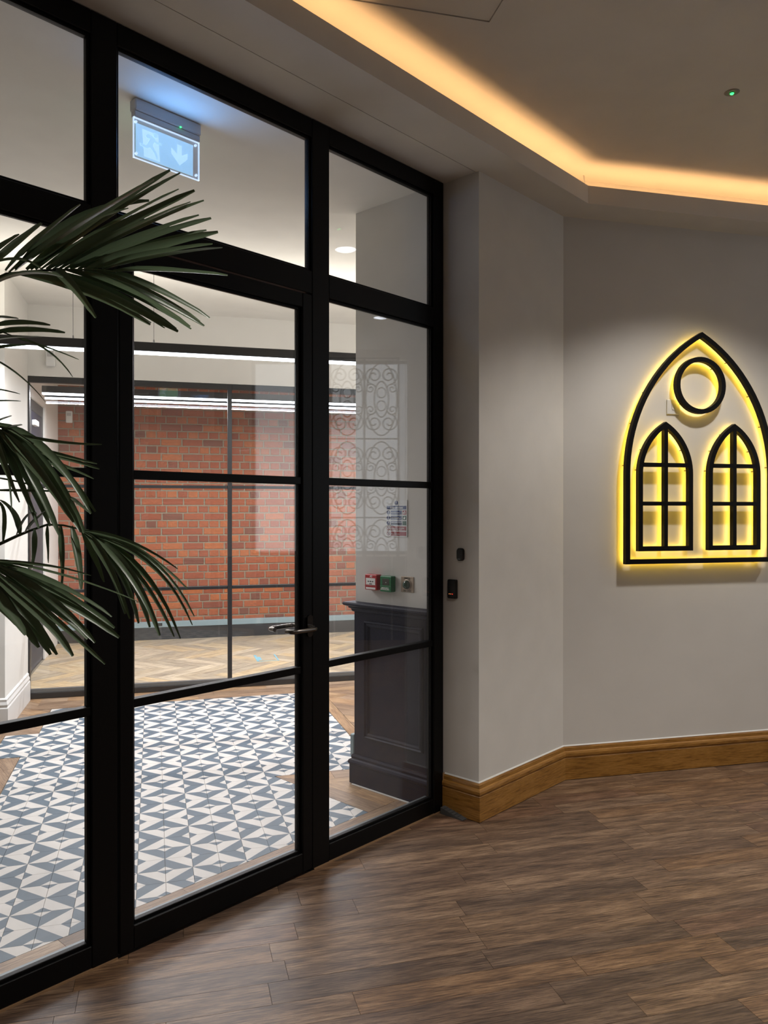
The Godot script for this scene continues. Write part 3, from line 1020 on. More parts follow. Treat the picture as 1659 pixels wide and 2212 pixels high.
func build_side_screen(lobby: Transform3D) -> void:
	var w := struct_node("window_3", "dark framed side screen at the left of the brick room, with a glass bay", lobby)
	var x0 := -0.155
	var x1 := -0.115
	for m in [["post", -0.10, -0.06], ["mullion", -1.10, -1.06], ["post", -1.78, -1.74]]:
		bar(w, m[0], Vector3(x0, 0.0, m[1]), Vector3(x1, 2.52, m[2]), M.grey_frame, 0.002)
	bar(w, "top_rail", Vector3(x0, 2.42, -1.74), Vector3(x1, 2.52, -0.10), M.grey_frame, 0.002)
	bar(w, "bottom_rail", Vector3(x0, 0.0, -1.06), Vector3(x1, 0.06, -0.10), M.grey_frame, 0.002)
	bar(w, "pane", Vector3(-0.139, 0.06, -1.06), Vector3(-0.131, 2.42, -0.10), M.pane, 0.0)
	var d := struct_node("door_2", "dark navy door at the far end of the side screen", lobby)
	bar(d, "leaf", Vector3(-0.15, 0.01, -1.735), Vector3(-0.118, 2.415, -1.105), M.navy, 0.002)
	bar(d, "closer", Vector3(-0.118, 2.28, -1.30), Vector3(-0.08, 2.33, -1.13), M.plastic_white, 0.004)
	bar(d, "push_plate", Vector3(-0.118, 0.95, -1.20), Vector3(-0.115, 1.15, -1.13), M.plastic_white, 0.001)
	var s := thing("wall_sensor", "small white sensor box on the corridor wall seen through the side screen", "sensor", lobby * at(-1.5, 2.30, -1.0, 90))
	bar(s, "case", Vector3(-0.035, -0.07, 0.0), Vector3(0.035, 0.07, 0.03), M.plastic_white, 0.006)
	bar(s, "lens", Vector3(-0.02, -0.06, 0.03), Vector3(0.02, -0.01, 0.034), M.white_print, 0.002)

# ------------------------------------------------------------------ panelled wall by the screen
func build_navy_wall() -> void:
	var w := struct_node("wall_panelling", "navy painted timber panelling under a moulded dado rail, beside the screen in the lobby")
	var xw := 3.078
	# flat board, fielded panel, mouldings; the face looks towards -x
	bar(w, "backboard", Vector3(xw - 0.008, 0.0, -3.034), Vector3(xw + 0.004, 0.955, -2.476), M.navy, 0.001)
	bar(w, "backboard", Vector3(xw - 0.006, 0.0, -3.036), Vector3(xw + 0.6, 0.955, -3.028), M.navy, 0.001)
	# panel moulding: a mitred picture-frame
	var frame := [Vector2(0.266, -2.951), Vector2(0.266, -2.541), Vector2(0.898, -2.541), Vector2(0.898, -2.951)]
	var prof := [Vector2(0.0, 0.0), Vector2(0.0, 0.010), Vector2(0.006, 0.016), Vector2(0.012, 0.009), Vector2(0.020, 0.011), Vector2(0.028, 0.006), Vector2(0.030, 0.0)]
	var st := begin()
	for i in 4:
		var a: Vector2 = frame[i]
		var b: Vector2 = frame[(i + 1) % 4]
		var c := Vector2(0.582, -2.746)
		var ina := Vector2(signf(c.x - a.x), signf(c.y - a.y))
		var inb := Vector2(signf(c.x - b.x), signf(c.y - b.y))
		for k in prof.size() - 1:
			var p := []
			for q in [[a, ina, k], [b, inb, k], [b, inb, k + 1], [a, ina, k + 1]]:
				var v: Vector2 = q[0] + q[1] * prof[q[2]].x
				p.append(Vector3(xw - 0.008 - prof[q[2]].y, v.x, v.y))
			quad(st, p[0], p[1], p[2], p[3])
	put(w, "panel_moulding", done(st), M.navy)
	var path := [Vector2(3.9, -3.034), Vector2(xw - 0.006, -3.034), Vector2(xw - 0.006, -2.476)]
	put(w, "dado_rail", moulding(path, flip_profile([Vector2(0.0, 0.94), Vector2(0.010, 0.945), Vector2(0.014, 0.958), Vector2(0.024, 0.964), Vector2(0.024, 0.970), Vector2(0.044, 0.978), Vector2(0.048, 0.988), Vector2(0.044, 0.995), Vector2(0.0, 0.998)])), M.navy)
	put(w, "skirting", moulding(path, flip_profile([Vector2(0.0, 0.0), Vector2(0.020, 0.004), Vector2(0.020, 0.108), Vector2(0.026, 0.113), Vector2(0.027, 0.122), Vector2(0.022, 0.132), Vector2(0.012, 0.138), Vector2(0.014, 0.150), Vector2(0.008, 0.160), Vector2(0.0, 0.162)])), M.navy)
	var t := struct_node("trim_5", "white sealant line along the foot of the navy panelling")
	bar(t, "bead", Vector3(xw - 0.036, 0.0, -3.03), Vector3(xw - 0.024, 0.0035, -2.60), M.plastic_white, 0.0)
	var pl := thing("outlet_plate", "narrow grey outlet plate low on the end of the navy panelling", "outlet", at(xw + 0.03, 0.205, -3.056))
	bar(pl, "plate", Vector3(-0.040, -0.06, -0.010), Vector3(0.05, 0.06, 0.0195), M.ledge, 0.004)
	bar(pl, "socket", Vector3(-0.02, -0.03, -0.013), Vector3(0.03, 0.03, -0.010), M.plastic_white, 0.002)

func build_baseboards() -> void:
	var b := struct_node("baseboard_right", "varnished oak skirting board with a moulded top, turning round the wall corners")
	var prof := [Vector2(0.0, 0.0), Vector2(0.018, 0.003), Vector2(0.018, 0.120), Vector2(0.0155, 0.123), Vector2(0.0165, 0.128), Vector2(0.0215, 0.134), Vector2(0.0215, 0.146), Vector2(0.017, 0.156), Vector2(0.0115, 0.160), Vector2(0.012, 0.164), Vector2(0.011, 0.176), Vector2(0.006, 0.184), Vector2(0.0, 0.186)]
	put(b, "board", moulding([Vector2(3.097, -2.430), Vector2(3.097, -2.219), Vector2(3.893, -2.218), Vector2(7.6, 0.226)], flip_profile(prof)), M.trim)
	put(b, "caulk", moulding([Vector2(3.097, -2.430), Vector2(3.097, -2.219), Vector2(3.893, -2.218), Vector2(7.6, 0.226)], flip_profile([Vector2(0.0, 0.1845), Vector2(0.007, 0.1848), Vector2(0.003, 0.1885), Vector2(0.0, 0.190)])), M.plastic_white)
	var t := struct_node("trim_6", "pale oak scribing strip where the skirting meets the black jamb")
	bar(t, "strip", Vector3(3.080, 0.0, -2.430), Vector3(3.097, 0.19, -2.424), M.oak[2], 0.001)

# ------------------------------------------------------------------ lights
func build_cove() -> void:
	var c := thing("cove_light_strip", "warm amber light strip hidden behind the cove lip", "light strip")
	# runs behind the lip, first along the screen, then along the arch wall
	var off := 0.034
	var p0 := Vector2(-2.3, -2.026 - 0.014 - off)
	var n := Vector2(0.5505, -0.8348)
	var corner := Vector2(3.814 + 0.013, -2.026 - 0.014 - off)
	var u := Vector2(cos(deg_to_rad(33.4)), sin(deg_to_rad(33.4)))
	var p2 := corner + u * 4.2
	for run in [[p0, corner], [corner, p2]]:
		var a: Vector2 = run[0]
		var b: Vector2 = run[1]
		var d := (b - a).normalized()
		var w := Vector2(-d.y, d.x) * 0.025
		put(c, "strip", prism_mesh(PackedVector2Array([a - w, b - w, b + w, a + w]), SOFFIT + 0.021, SOFFIT + 0.029), M.cove_glow)
		var len_ := (b - a).length()
		var parts := 3
		for k in parts:
			var m := a + d * len_ * (k + 0.5) / parts
			area_light(c, "cove_light", Vector3(m.x, SOFFIT + 0.032, m.y), Vector3.UP, Vector2(len_ / parts, 0.05), Color(1.0, 0.77, 0.52), 0.15 * len_ / parts, Vector3(d.x, 0, d.y))
	for k in 2:
		put(c, "lead_wire", tube_mesh([Vector3(3.800 + k * 0.010, SOFFIT + 0.085, -2.043), Vector3(3.804 + k * 0.010, SOFFIT + 0.12, -2.046), Vector3(3.810 + k * 0.009, SOFFIT + 0.155, -2.052)], 0.0016, 6), M.plastic_white)

func build_downlights() -> void:
	var first := true
	for p in [Vector3(3.914, 0, -0.948), Vector3(5.53, 0, 0.20), Vector3(2.77, 0, 0.755), Vector3(1.094, 0, -0.349)]:
		var l := thing("downlight", "", "ceiling light", at(p.x, CEIL, p.z), "recessed ceiling downlights")
		l.set_meta("label", "round prismatic ceiling downlight mirrored in the upper glass beside the panelled wall" if first else "round prismatic ceiling downlight out of view behind or above the viewpoint")
		put(l, "bezel", lathe_mesh([Vector2(0.070, 0.0), Vector2(0.088, 0.0), Vector2(0.090, -0.004), Vector2(0.080, -0.008), Vector2(0.070, -0.004)], 28), M.plastic_white)
		put(l, "lamp_lens", lathe_mesh([Vector2(0.0, -0.006), Vector2(0.04, -0.005), Vector2(0.071, -0.001)], 28), M.lamp_glow)
		var s := SpotLight3D.new()
		s.name = "downlight_beam"
		l.add_child(s)
		s.position = Vector3(0, -0.02, 0)
		s.rotation_degrees = Vector3(-90, 0, 0)
		s.spot_angle = 58.0
		s.spot_angle_attenuation = 0.5
		s.spot_range = 14.0
		s.spot_attenuation = 2.0
		s.light_size = 0.07
		s.light_color = Color(1.0, 0.97, 0.935)
		s.light_energy = 3.2
		s.shadow_enabled = true
		first = false

func build_pendants(lobby: Transform3D) -> void:
	var specs := [
		["long black linear pendant lamp hanging in the lobby before the glass wall", -1.4, 4.2, 1.33, 2.52, 2.2, 0.5],
		["black linear pendant lamp in the brick room, nearer to the glass", 0.02, 4.2, -0.80, 2.52, 1.7, 0.0],
		["black linear pendant lamp in the brick room, nearer to the bricks", 0.0, 4.2, -1.10, 2.52, 1.7, 0.0]]
	for s in specs:
		var x0: float = s[1]
		var x1: float = s[2]
		var y: float = s[4]
		var l := thing("pendant_light", s[0], "pendant light", lobby * at(0, y, s[3]), "linear pendant lights")
		bar(l, "housing", Vector3(x0, 0.016, -0.028), Vector3(x1, 0.075, 0.028), M.charcoal, 0.002)
		bar(l, "lamp_diffuser", Vector3(x0, 0.0, -0.022), Vector3(x1, 0.016, 0.022), M.tube_glow, 0.003)
		if s[6] > 0.0: bar(l, "lamp_top_diffuser", Vector3(x0, 0.073, -0.018), Vector3(x1, 0.0765, 0.018), M.top_glow, 0.0)
		var len_ := x1 - x0
		for k in 3:
			area_light(l, "pendant_glow", Vector3(x0 + len_ * (k + 0.5) / 3, -0.004, 0), Vector3.DOWN, Vector2(len_ / 3, 0.04), Color(0.985, 0.985, 1.0), s[5] * len_ / 3, Vector3.RIGHT)
			if s[6] > 0.0: area_light(l, "pendant_uplight", Vector3(x0 + len_ * (k + 0.5) / 3, 0.079, 0), Vector3.UP, Vector2(len_ / 3, 0.03), Color(1.0, 0.975, 0.93), s[6] * len_ / 3, Vector3.RIGHT)
		for k in [0.514, 1.012, 2.9, 3.9]:
			put(l, "wire", tube_mesh([Vector3(k, 0.09, 0), Vector3(k, SOFFIT - y + 0.01, 0)], 0.0016, 6), M.black_inner)
			put(l, "wire_grip", tube_mesh([Vector3(k, 0.074, 0), Vector3(k, 0.088, 0), Vector3(k, 0.10, 0)], [0.006, 0.005, 0.0022], 8), M.plastic_black)

const GLOW := 0.034

func lit_frame(t: Node3D, called: String, path: Array, half: float, closed := true) -> void:
	put(t, called, band_mesh(path, half, 0.032, 0.062, closed), M.sign_black)
	var back := []
	for p in path: back.append(Vector3(p.x, p.y, 0.029))
	if closed: back.append(back[0])
	put(t, "light_strip", tube_mesh(back, 0.003, 6), M.strip_glow)

func build_arch_lights() -> void:
	var wall := Transform3D(Basis(Vector3.UP, deg_to_rad(ARCH_TURN)), CORNER)
	var half := 0.0135
	# outer pointed arch
	var a := thing("arch_light", "large black pointed arch outline with a yellow back glow on the white wall", "wall light", wall, "church window wall lights")
	var outer := pointed_arch(0.352 + half, 1.328 - half, 1.193 + half, 1.70, 2.521 - half * 1.4, 20)
	lit_frame(a, "frame", outer, half)
	for s in standoffs(outer, 9): put(a, "standoff", tube_mesh([Vector3(s.x, s.y, 0.0), Vector3(s.x, s.y, 0.033)], 0.003, 6), M.steel)
	glow_lights(a, outer, 26, true)
	# the ring
	var r := thing("ring_light", "black ring with a yellow back glow inside the top of the large arch", "wall light", wall, "church window wall lights")
	var ring := circle(0.834, 2.212, 0.1495, 48)
	lit_frame(r, "frame", ring, half)
	glow_lights(r, ring, 8, true)
	for s in standoffs(ring, 4): put(r, "standoff", tube_mesh([Vector3(s.x, s.y, 0.0), Vector3(s.x, s.y, 0.033)], 0.003, 6), M.steel)
	# two lancets with glazing bars
	for k in 2:
		var x0: float = [0.432, 0.884][k]
		var x1: float = [0.781, 1.233][k]
		var t := thing("lancet_light", ["black lancet window outline with glazing bars and yellow glow, the left of the pair", "black lancet window outline with glazing bars and yellow glow, the right of the pair"][k], "wall light", wall, "church window wall lights")
		var path := pointed_arch(x0 + half, x1 - half, 1.267 + half * 0.85, 1.70, 2.0 - half * 1.4, 14)
		lit_frame(t, "frame", path, half)
		var mid := (x0 + x1) / 2
		lit_frame(t, "muntin", [Vector2(mid, 1.29), Vector2(mid, 1.965)], 0.0115, false)
		for y in [1.7525, 1.5335]:
			lit_frame(t, "muntin", [Vector2(x0 + 0.026, y), Vector2(mid - 0.0115, y)], 0.0115, false)
			lit_frame(t, "muntin", [Vector2(mid + 0.0115, y), Vector2(x1 - 0.026, y)], 0.0115, false)
		for s in standoffs(path, 6): put(t, "standoff", tube_mesh([Vector3(s.x, s.y, 0.0), Vector3(s.x, s.y, 0.033)], 0.003, 6), M.steel)
		glow_lights(t, path, 12, true)
		glow_lights(t, [Vector2(mid, 1.29), Vector2(mid, 1.965)], 4, false)
	var sw := thing("fused_spur", "white square wall plate partly behind the glowing ring", "switch plate", wall * at(0.69, 2.0895, 0.0))
	bar(sw, "plate", Vector3(-0.043, -0.043, 0.0), Vector3(0.043, 0.043, 0.009), M.plastic_white, 0.003)
	bar(sw, "rocker", Vector3(-0.012, -0.018, 0.009), Vector3(0.012, 0.018, 0.012), M.plastic_white, 0.002)

func standoffs(path: Array, n: int) -> Array:
	var out := []
	for k in n: out.append(path[int(path.size() * (k + 0.5) / n) % path.size()])
	return out

# short lights along the back of a frame, facing the wall
func glow_lights(t: Node3D, path: Array, n: int, closed: bool) -> void:
	var curve := Curve3D.new()
	for p in path: curve.add_point(Vector3(p.x, p.y, 0.025))
	if closed: curve.add_point(Vector3(path[0].x, path[0].y, 0.025))
	var len_ := curve.get_baked_length()
	for k in n:
		var a := curve.sample_baked(len_ * (k + 0.02) / n)
		var b := curve.sample_baked(len_ * (k + 0.98) / n)
		area_light(t, "strip_glow", (a + b) / 2, Vector3.FORWARD, Vector2((b - a).length(), 0.006), Color(1.0, 0.80, 0.19), GLOW * len_ / n, b - a)

# ------------------------------------------------------------------ palm
func leaflet_mesh(p0: Vector3, p1: Vector3, p2: Vector3, width: float, tilt: float) -> ArrayMesh:
	var st := begin()
	st.set_smooth_group(0)
	var n := 9
	var rows := []
	var face := Vector3(-0.62, 0.50, 0.60).normalized()
	for i in n + 1:
		var t := float(i) / n
		var c := p0.lerp(p1, t).lerp(p1.lerp(p2, t), t)
		var d := (p1 - p0).lerp(p2 - p1, t).normalized()
		var side := d.cross(face).normalized().rotated(d, tilt * (0.6 + 0.8 * t))
		var nor := side.cross(d).normalized()
		var w := width * 0.47 * (0.35 + 0.65 * smoothstep(0.0, 0.2, t)) * (1.0 - 0.45 * smoothstep(0.35, 0.9, t)) * (1.0 - 0.55 * smoothstep(0.88, 1.0, t))
		rows.append([c - side * w + nor * w * 0.75, c, c + side * w + nor * w * 0.75])
	for i in n:
		quad(st, rows[i][0], rows[i][1], rows[i + 1][1], rows[i + 1][0])
		quad(st, rows[i][1], rows[i][2], rows[i + 1][2], rows[i + 1][1])
	return done(st)

func build_palm() -> void:
	var foot := Vector3(0.46, 0.0, -1.93)
	var p := thing("potted_palm", "tall green palm whose arching fronds hang in front of the glazed screen", "plant", Transform3D(Basis(), foot))
	put(p, "pot", lathe_mesh([Vector2(0.0, 0.0), Vector2(0.16, 0.0), Vector2(0.175, 0.02), Vector2(0.215, 0.40), Vector2(0.225, 0.41), Vector2(0.225, 0.43), Vector2(0.205, 0.43), Vector2(0.20, 0.40), Vector2(0.19, 0.36)], 32), plain(Color(0.16, 0.16, 0.17), 0.5))
	put(p, "soil", lathe_mesh([Vector2(0.195, 0.385), Vector2(0.10, 0.395), Vector2(0.0, 0.40)], 24), plain(Color(0.14, 0.10, 0.07), 0.95))
	var r := RandomNumberGenerator.new()
	r.seed = 3
	var k := 0
	for f in PALM:
		var fr := Node3D.new()
		fr.name = "frond"
		p.add_child(fr, true)
		var path := []
		var start := Vector3(0.04 * cos(k * 1.3), 0.39, 0.04 * sin(k * 1.3))
		var first: Vector3 = f[0][0] - foot
		for i in 7:
			var t := i / 7.0
			var ctrl := Vector3(start.x * 1.3 - 0.05, first.y * 0.75, start.z)
			path.append(start.lerp(ctrl, t).lerp(ctrl.lerp(first, t), t))
		var curve := Curve3D.new()
		for q in f[0]: curve.add_point(q - foot)
		for i in f[0].size():
			var a: Vector3 = f[0][maxi(i - 1, 0)]
			var b: Vector3 = f[0][mini(i + 1, f[0].size() - 1)]
			curve.set_point_in(i, -(b - a) / 6.0)
			curve.set_point_out(i, (b - a) / 6.0)
		var len_ := curve.get_baked_length()
		for i in 13: path.append(curve.sample_baked(len_ * i / 12.0))
		var radius := []
		for i in path.size(): radius.append(lerpf(0.009, 0.0014, float(i) / (path.size() - 1)))
		put(fr, "stalk", tube_mesh(path, radius, 7), M.stem)
		for l in f[1]:
			var a := Vector3(l[0], l[1], l[2]) - foot
			var b := Vector3(l[3], l[4], l[5]) - foot
			var c := Vector3(l[6], l[7], l[8]) - foot
			put(fr, "leaflet", leaflet_mesh(a, b, c, l[9], r.randf_range(-0.6, 0.6)), M.leaf)
		k += 1

# ------------------------------------------------------------------ exit sign over the door
func flat_shape(points: Array, z: float, thick := 0.0008) -> ArrayMesh:
	var st := begin()
	var poly := PackedVector2Array(points)
	var ix := Geometry2D.triangulate_polygon(poly)
	for i in range(0, ix.size(), 3):
		tri(st, Vector3(poly[ix[i]].x, poly[ix[i]].y, z + thick), Vector3(poly[ix[i + 1]].x, poly[ix[i + 1]].y, z + thick), Vector3(poly[ix[i + 2]].x, poly[ix[i + 2]].y, z + thick))
	for i in poly.size():
		var a := poly[i]
		var b := poly[(i + 1) % poly.size()]
		quad(st, Vector3(a.x, a.y, z), Vector3(b.x, b.y, z), Vector3(b.x, b.y, z + thick), Vector3(a.x, a.y, z + thick))
	return done(st)

func build_exit_sign() -> void:
	var s := thing("exit_sign", "glowing pale blue emergency exit sign under the lobby ceiling, above the door", "exit sign", at(1.775, SOFFIT - 0.004, -2.825))
	var grey := plain(Color(0.80, 0.80, 0.81), 0.55)
	bar(s, "housing", Vector3(-0.153, -0.048, -0.030), Vector3(0.153, 0.0, 0.016), grey, 0.005)
	bar(s, "carrier", Vector3(-0.152, -0.073, -0.020), Vector3(0.151, -0.048, 0.010), grey, 0.003)
	bar(s, "acrylic_sheet", Vector3(-0.152, -0.232, -0.004), Vector3(0.150, -0.073, 0.003), M.acrylic, 0.0)
	for b in [[-0.152, -0.2335, 0.150, -0.231], [-0.1535, -0.2335, -0.151, -0.073], [0.149, -0.2335, 0.1515, -0.073], [-0.152, -0.0755, 0.150, -0.073]]:
		bar(s, "lit_edge", Vector3(b[0], b[1], -0.0045), Vector3(b[2], b[3], 0.0035), M.exit_edge, 0.0)
	bar(s, "lamp_panel", Vector3(-0.139, -0.219, -0.008), Vector3(0.125, -0.090, -0.005), M.exit_glow, 0.0)
	# the printed face that looks into the lobby: green with a white figure and arrow
	bar(s, "green_film", Vector3(-0.139, -0.219, -0.012), Vector3(0.125, -0.090, -0.0085), glow(Color(0.02, 0.50, 0.24), 0.8), 0.0)
	for c in [[-0.145, -0.092], [0.131, -0.092], [-0.143, -0.216], [0.134, -0.216]]:
		put(s, "stud", tube_mesh([Vector3(c[0], c[1], 0.0), Vector3(c[0], c[1], 0.008)], 0.005, 12), M.exit_edge)
	# the running figure and the arrow show faintly through from the other face
	var z := -0.0048
	put(s, "door_symbol", flat_shape([Vector2(-0.112, -0.105), Vector2(-0.040, -0.105), Vector2(-0.032, -0.212), Vector2(-0.104, -0.212)], z), M.exit_glow_pale)
	var man := [
		circle(-0.053, -0.112, 0.0105, 14),
		[Vector2(-0.098, -0.128), Vector2(-0.088, -0.116), Vector2(-0.062, -0.122), Vector2(-0.048, -0.136), Vector2(-0.024, -0.134), Vector2(-0.024, -0.142), Vector2(-0.050, -0.146), Vector2(-0.058, -0.140), Vector2(-0.066, -0.158), Vector2(-0.048, -0.180), Vector2(-0.040, -0.206), Vector2(-0.050, -0.208), Vector2(-0.060, -0.184), Vector2(-0.080, -0.168), Vector2(-0.090, -0.178), Vector2(-0.122, -0.172), Vector2(-0.122, -0.163), Vector2(-0.094, -0.165), Vector2(-0.078, -0.134), Vector2(-0.092, -0.136)]]
	for m in man: put(s, "running_figure", flat_shape(m, z + 0.0009), M.exit_glow)
	for m in man: put(s, "front_figure", flat_shape(m, -0.0129), M.exit_edge)
	put(s, "arrow_symbol", flat_shape([Vector2(0.048, -0.112), Vector2(0.070, -0.112), Vector2(0.070, -0.152), Vector2(0.098, -0.134), Vector2(0.098, -0.158), Vector2(0.060, -0.196), Vector2(0.020, -0.158), Vector2(0.020, -0.134), Vector2(0.048, -0.152)], z), M.exit_glow_pale)
	put(s, "indicator_led", tube_mesh([Vector3(0.052, -0.047, 0.013), Vector3(0.052, -0.047, 0.018)], 0.003, 10), M.green_led)
	area_light(s, "exit_glow", Vector3(0, -0.155, -0.016), Vector3.FORWARD, Vector2(0.26, 0.12), Color(0.45, 0.9, 0.7), 0.008)
	area_light(s, "exit_glow", Vector3(0, -0.15, 0.010), Vector3.BACK, Vector2(0.26, 0.12), Color(0.45, 0.70, 1.0), 0.13)

# ------------------------------------------------------------------ things on the walls
func build_wall_devices() -> void:
	# on the white wall above the navy panelling: local x runs towards the viewer (+z), local z is -x
	var face := func(y: float, z: float) -> Transform3D: return Transform3D(Basis(Vector3(0, 0, 1), Vector3.UP, Vector3(-1, 0, 0)), Vector3(3.078, y, z))
	var n := thing("fire_action_notice", "white Fire action notice with blue and red panels on the lobby wall", "notice", face.call(1.453, -2.7285))
	bar(n, "board", Vector3(-0.0725, -0.096, 0.0), Vector3(0.0725, 0.096, 0.004), M.plastic_white, 0.0006)
	var z := 0.0041
	var block := func(called: String, x0: float, y0: float, x1: float, y1: float, m: Material) -> void: bar(n, called, Vector3(x0, y0, z), Vector3(x1, y1, z + 0.0006), m, 0.0)
	var word := func(t: String, x: float, y: float, h: float, m: Material) -> void:
		var mesh := text_mesh(t, h)
		mesh.horizontal_alignment = HORIZONTAL_ALIGNMENT_LEFT
		put(n, "lettering", mesh, m, Transform3D(Basis(), Vector3(x, y - h * 0.5, z + 0.001)))
	block.call("heading_panel", -0.068, 0.0475, 0.068, 0.066, M.blue_print)
	var head := text_mesh("Fire action", 0.0125)
	put(n, "lettering", head, M.white_print, Transform3D(Basis(), Vector3(0, 0.0565, z + 0.001)))
	var disc := func(cx: float, cy: float, rr: float, m: Material, lift: float) -> void: put(n, "symbol", flat_shape(circle(cx, cy, rr, 20), z, lift), m)
	var bang := func(cx: float, cy: float, k: float) -> void:
		put(n, "symbol", flat_shape([Vector2(cx - 0.0022 * k, cy + 0.0080 * k), Vector2(cx + 0.0022 * k, cy + 0.0080 * k), Vector2(cx + 0.0010 * k, cy - 0.0020 * k), Vector2(cx - 0.0010 * k, cy - 0.0020 * k)], z, 0.0012), M.white_print)
		disc.call(cx, cy - 0.0058 * k, 0.0018 * k, M.white_print, 0.0012)
	disc.call(-0.001, 0.0815, 0.0115, M.blue_print, 0.0007)
	bang.call(-0.001, 0.0815, 1.1)
	var rows := [[0.042, 0.0205], [0.0145, -0.0070], [-0.0130, -0.0345]]
	for k in 3:
		var y1: float = rows[k][0]
		var y0: float = rows[k][1]
		disc.call(-0.057, (y0 + y1) / 2, 0.0112, M.blue_print, 0.0007)
		bang.call(-0.057, (y0 + y1) / 2, 1.0)
		block.call("instruction_panel", -0.040, y0, 0.0365, y1, M.blue_print)
		block.call("symbol_panel", 0.0425, y0, 0.068, y1, [M.red_print, M.green_print, M.green_print][k])
	word.call("Sound the alarm", -0.036, 0.0325, 0.0052, M.white_print)
	word.call("Leave building by", -0.036, 0.0080, 0.0046, M.white_print)
	word.call("nearest available exit", -0.036, 0.0015, 0.0046, M.white_print)
	word.call("Report to assembly point", -0.036, -0.0165, 0.0046, M.white_print)
	block.call("write_on_strip", -0.036, -0.0315, 0.033, -0.0245, M.white_print)
	for q in [[[0.046, 0.024], [0.052, 0.024], [0.052, 0.034], [0.046, 0.034]], [[0.057, 0.024], [0.062, 0.024], [0.062, 0.038], [0.054, 0.038], [0.054, 0.035], [0.057, 0.035]], [[0.050, -0.003], [0.061, -0.003], [0.061, 0.010], [0.056, 0.010], [0.056, 0.005], [0.050, 0.005]]]:
		var pts := []
		for v in q: pts.append(Vector2(v[0], v[1]))
		put(n, "symbol", flat_shape(pts, z, 0.0012), M.white_print)
	for q in [[0.053, -0.018], [0.053, -0.029], [0.060, -0.018], [0.060, -0.029]]:
		block.call("symbol", q[0] - 0.002, q[1] - 0.002, q[0] + 0.002, q[1] + 0.002, M.white_print)
	for k in 2:
		var yc: float = [-0.0515, -0.0790][k]
		block.call("instruction_panel", -0.040, yc - 0.0105, 0.068, yc + 0.0105, M.red_print)
		put(n, "symbol", band_mesh(circle(-0.057, yc, 0.0100, 22), 0.0013, z, z + 0.0008, true), M.red_print)
		put(n, "symbol", flat_shape([Vector2(-0.0655, yc + 0.0062), Vector2(-0.0636, yc + 0.0078), Vector2(-0.0485, yc - 0.0062), Vector2(-0.0504, yc - 0.0078)], z, 0.0008), M.red_print)
		put(n, "symbol", flat_shape([Vector2(-0.0590, yc - 0.006), Vector2(-0.0550, yc - 0.006), Vector2(-0.0545, yc + 0.006), Vector2(-0.0595, yc + 0.006)], z, 0.0006), M.black_print)
	word.call("Do not return to the building", -0.036, -0.0480, 0.0046, M.white_print)
	word.call("until authorised to do so", -0.036, -0.0548, 0.0046, M.white_print)
	word.call("Do not use the lifts", -0.036, -0.0790, 0.0046, M.white_print)
	# red call point
	var c := thing("fire_call_point", "red fire alarm call point with a white break glass window", "call point", face.call(1.113, -2.882))
	bar(c, "case", Vector3(-0.0435, -0.041, 0.0), Vector3(0.0435, 0.041, 0.038), M.red, 0.003)
	bar(c, "window", Vector3(-0.034, -0.014, 0.038), Vector3(0.034, 0.022, 0.0395), M.white_print, 0.0008)
	bar(c, "ridge", Vector3(-0.0425, -0.020, 0.038), Vector3(0.0425, -0.017, 0.0405), M.red, 0.0008)
	bar(c, "label_strip", Vector3(-0.034, -0.037, 0.038), Vector3(0.034, -0.027, 0.0388), M.white_print, 0.0)
	var zc := 0.0396
	put(c, "mark", flat_shape(circle(0, 0.004, 0.0042, 14), zc), M.black_print)
	for sgn in [-1, 1]:
		put(c, "mark", flat_shape([Vector2(sgn * 0.008, 0.004), Vector2(sgn * 0.014, 0.0085), Vector2(sgn * 0.014, 0.0055), Vector2(sgn * 0.023, 0.0055), Vector2(sgn * 0.023, 0.0025), Vector2(sgn * 0.014, 0.0025), Vector2(sgn * 0.014, -0.0005)], zc), M.black_print)
	put(c, "mark", flat_shape([Vector2(-0.010, -0.010), Vector2(0.012, -0.010), Vector2(0.008, -0.006), Vector2(-0.006, -0.006)], zc), M.black_print)
	put(c, "mark", band_mesh(circle(0.006, 0.0315, 0.0045, 14), 0.001, 0.038, 0.0385, true), M.white_print)
	put(c, "mark", flat_shape([Vector2(-0.006, 0.027), Vector2(-0.002, 0.027), Vector2(0.002, 0.036), Vector2(-0.004, 0.035)], 0.038, 0.0005), M.white_print)
	put(c, "key_hole", tube_mesh([Vector3(0.02, -0.0415, 0.02), Vector3(0.02, -0.043, 0.02)], 0.003, 10), M.black_print)
	# green door release
	var g := thing("door_release", "green emergency door release box with a dark window", "door release", face.call(1.110, -2.777))
	bar(g, "case", Vector3(-0.040, -0.041, 0.0), Vector3(0.040, 0.041, 0.036), M.green, 0.003)
	bar(g, "window", Vector3(-0.022, -0.006, 0.036), Vector3(0.026, 0.028, 0.0372), plain(Color(0.24, 0.24, 0.20), 0.25), 0.0008)
	bar(g, "ridge", Vector3(-0.039, -0.013, 0.036), Vector3(0.039, -0.010, 0.0385), M.green, 0.0008)
	put(g, "mark", flat_shape(circle(0.004, 0.008, 0.0022, 10), 0.0372), M.white_print)
	for t in [["EMERGENCY", -0.021], ["DOOR RELEASE", -0.0285]]:
		var tm := text_mesh(t[0], 0.0062)
		put(g, "lettering", tm, M.white_print, Transform3D(Basis(), Vector3(-0.004, t[1], 0.0364)))
	# exit button
	var b := thing("exit_button", "brushed steel PRESS TO EXIT plate with a green dome button", "exit button", face.call(1.113, -2.654))
	bar(b, "plate", Vector3(-0.0435, -0.0405, 0.0), Vector3(0.0435, 0.0405, 0.004), M.brushed, 0.0015)
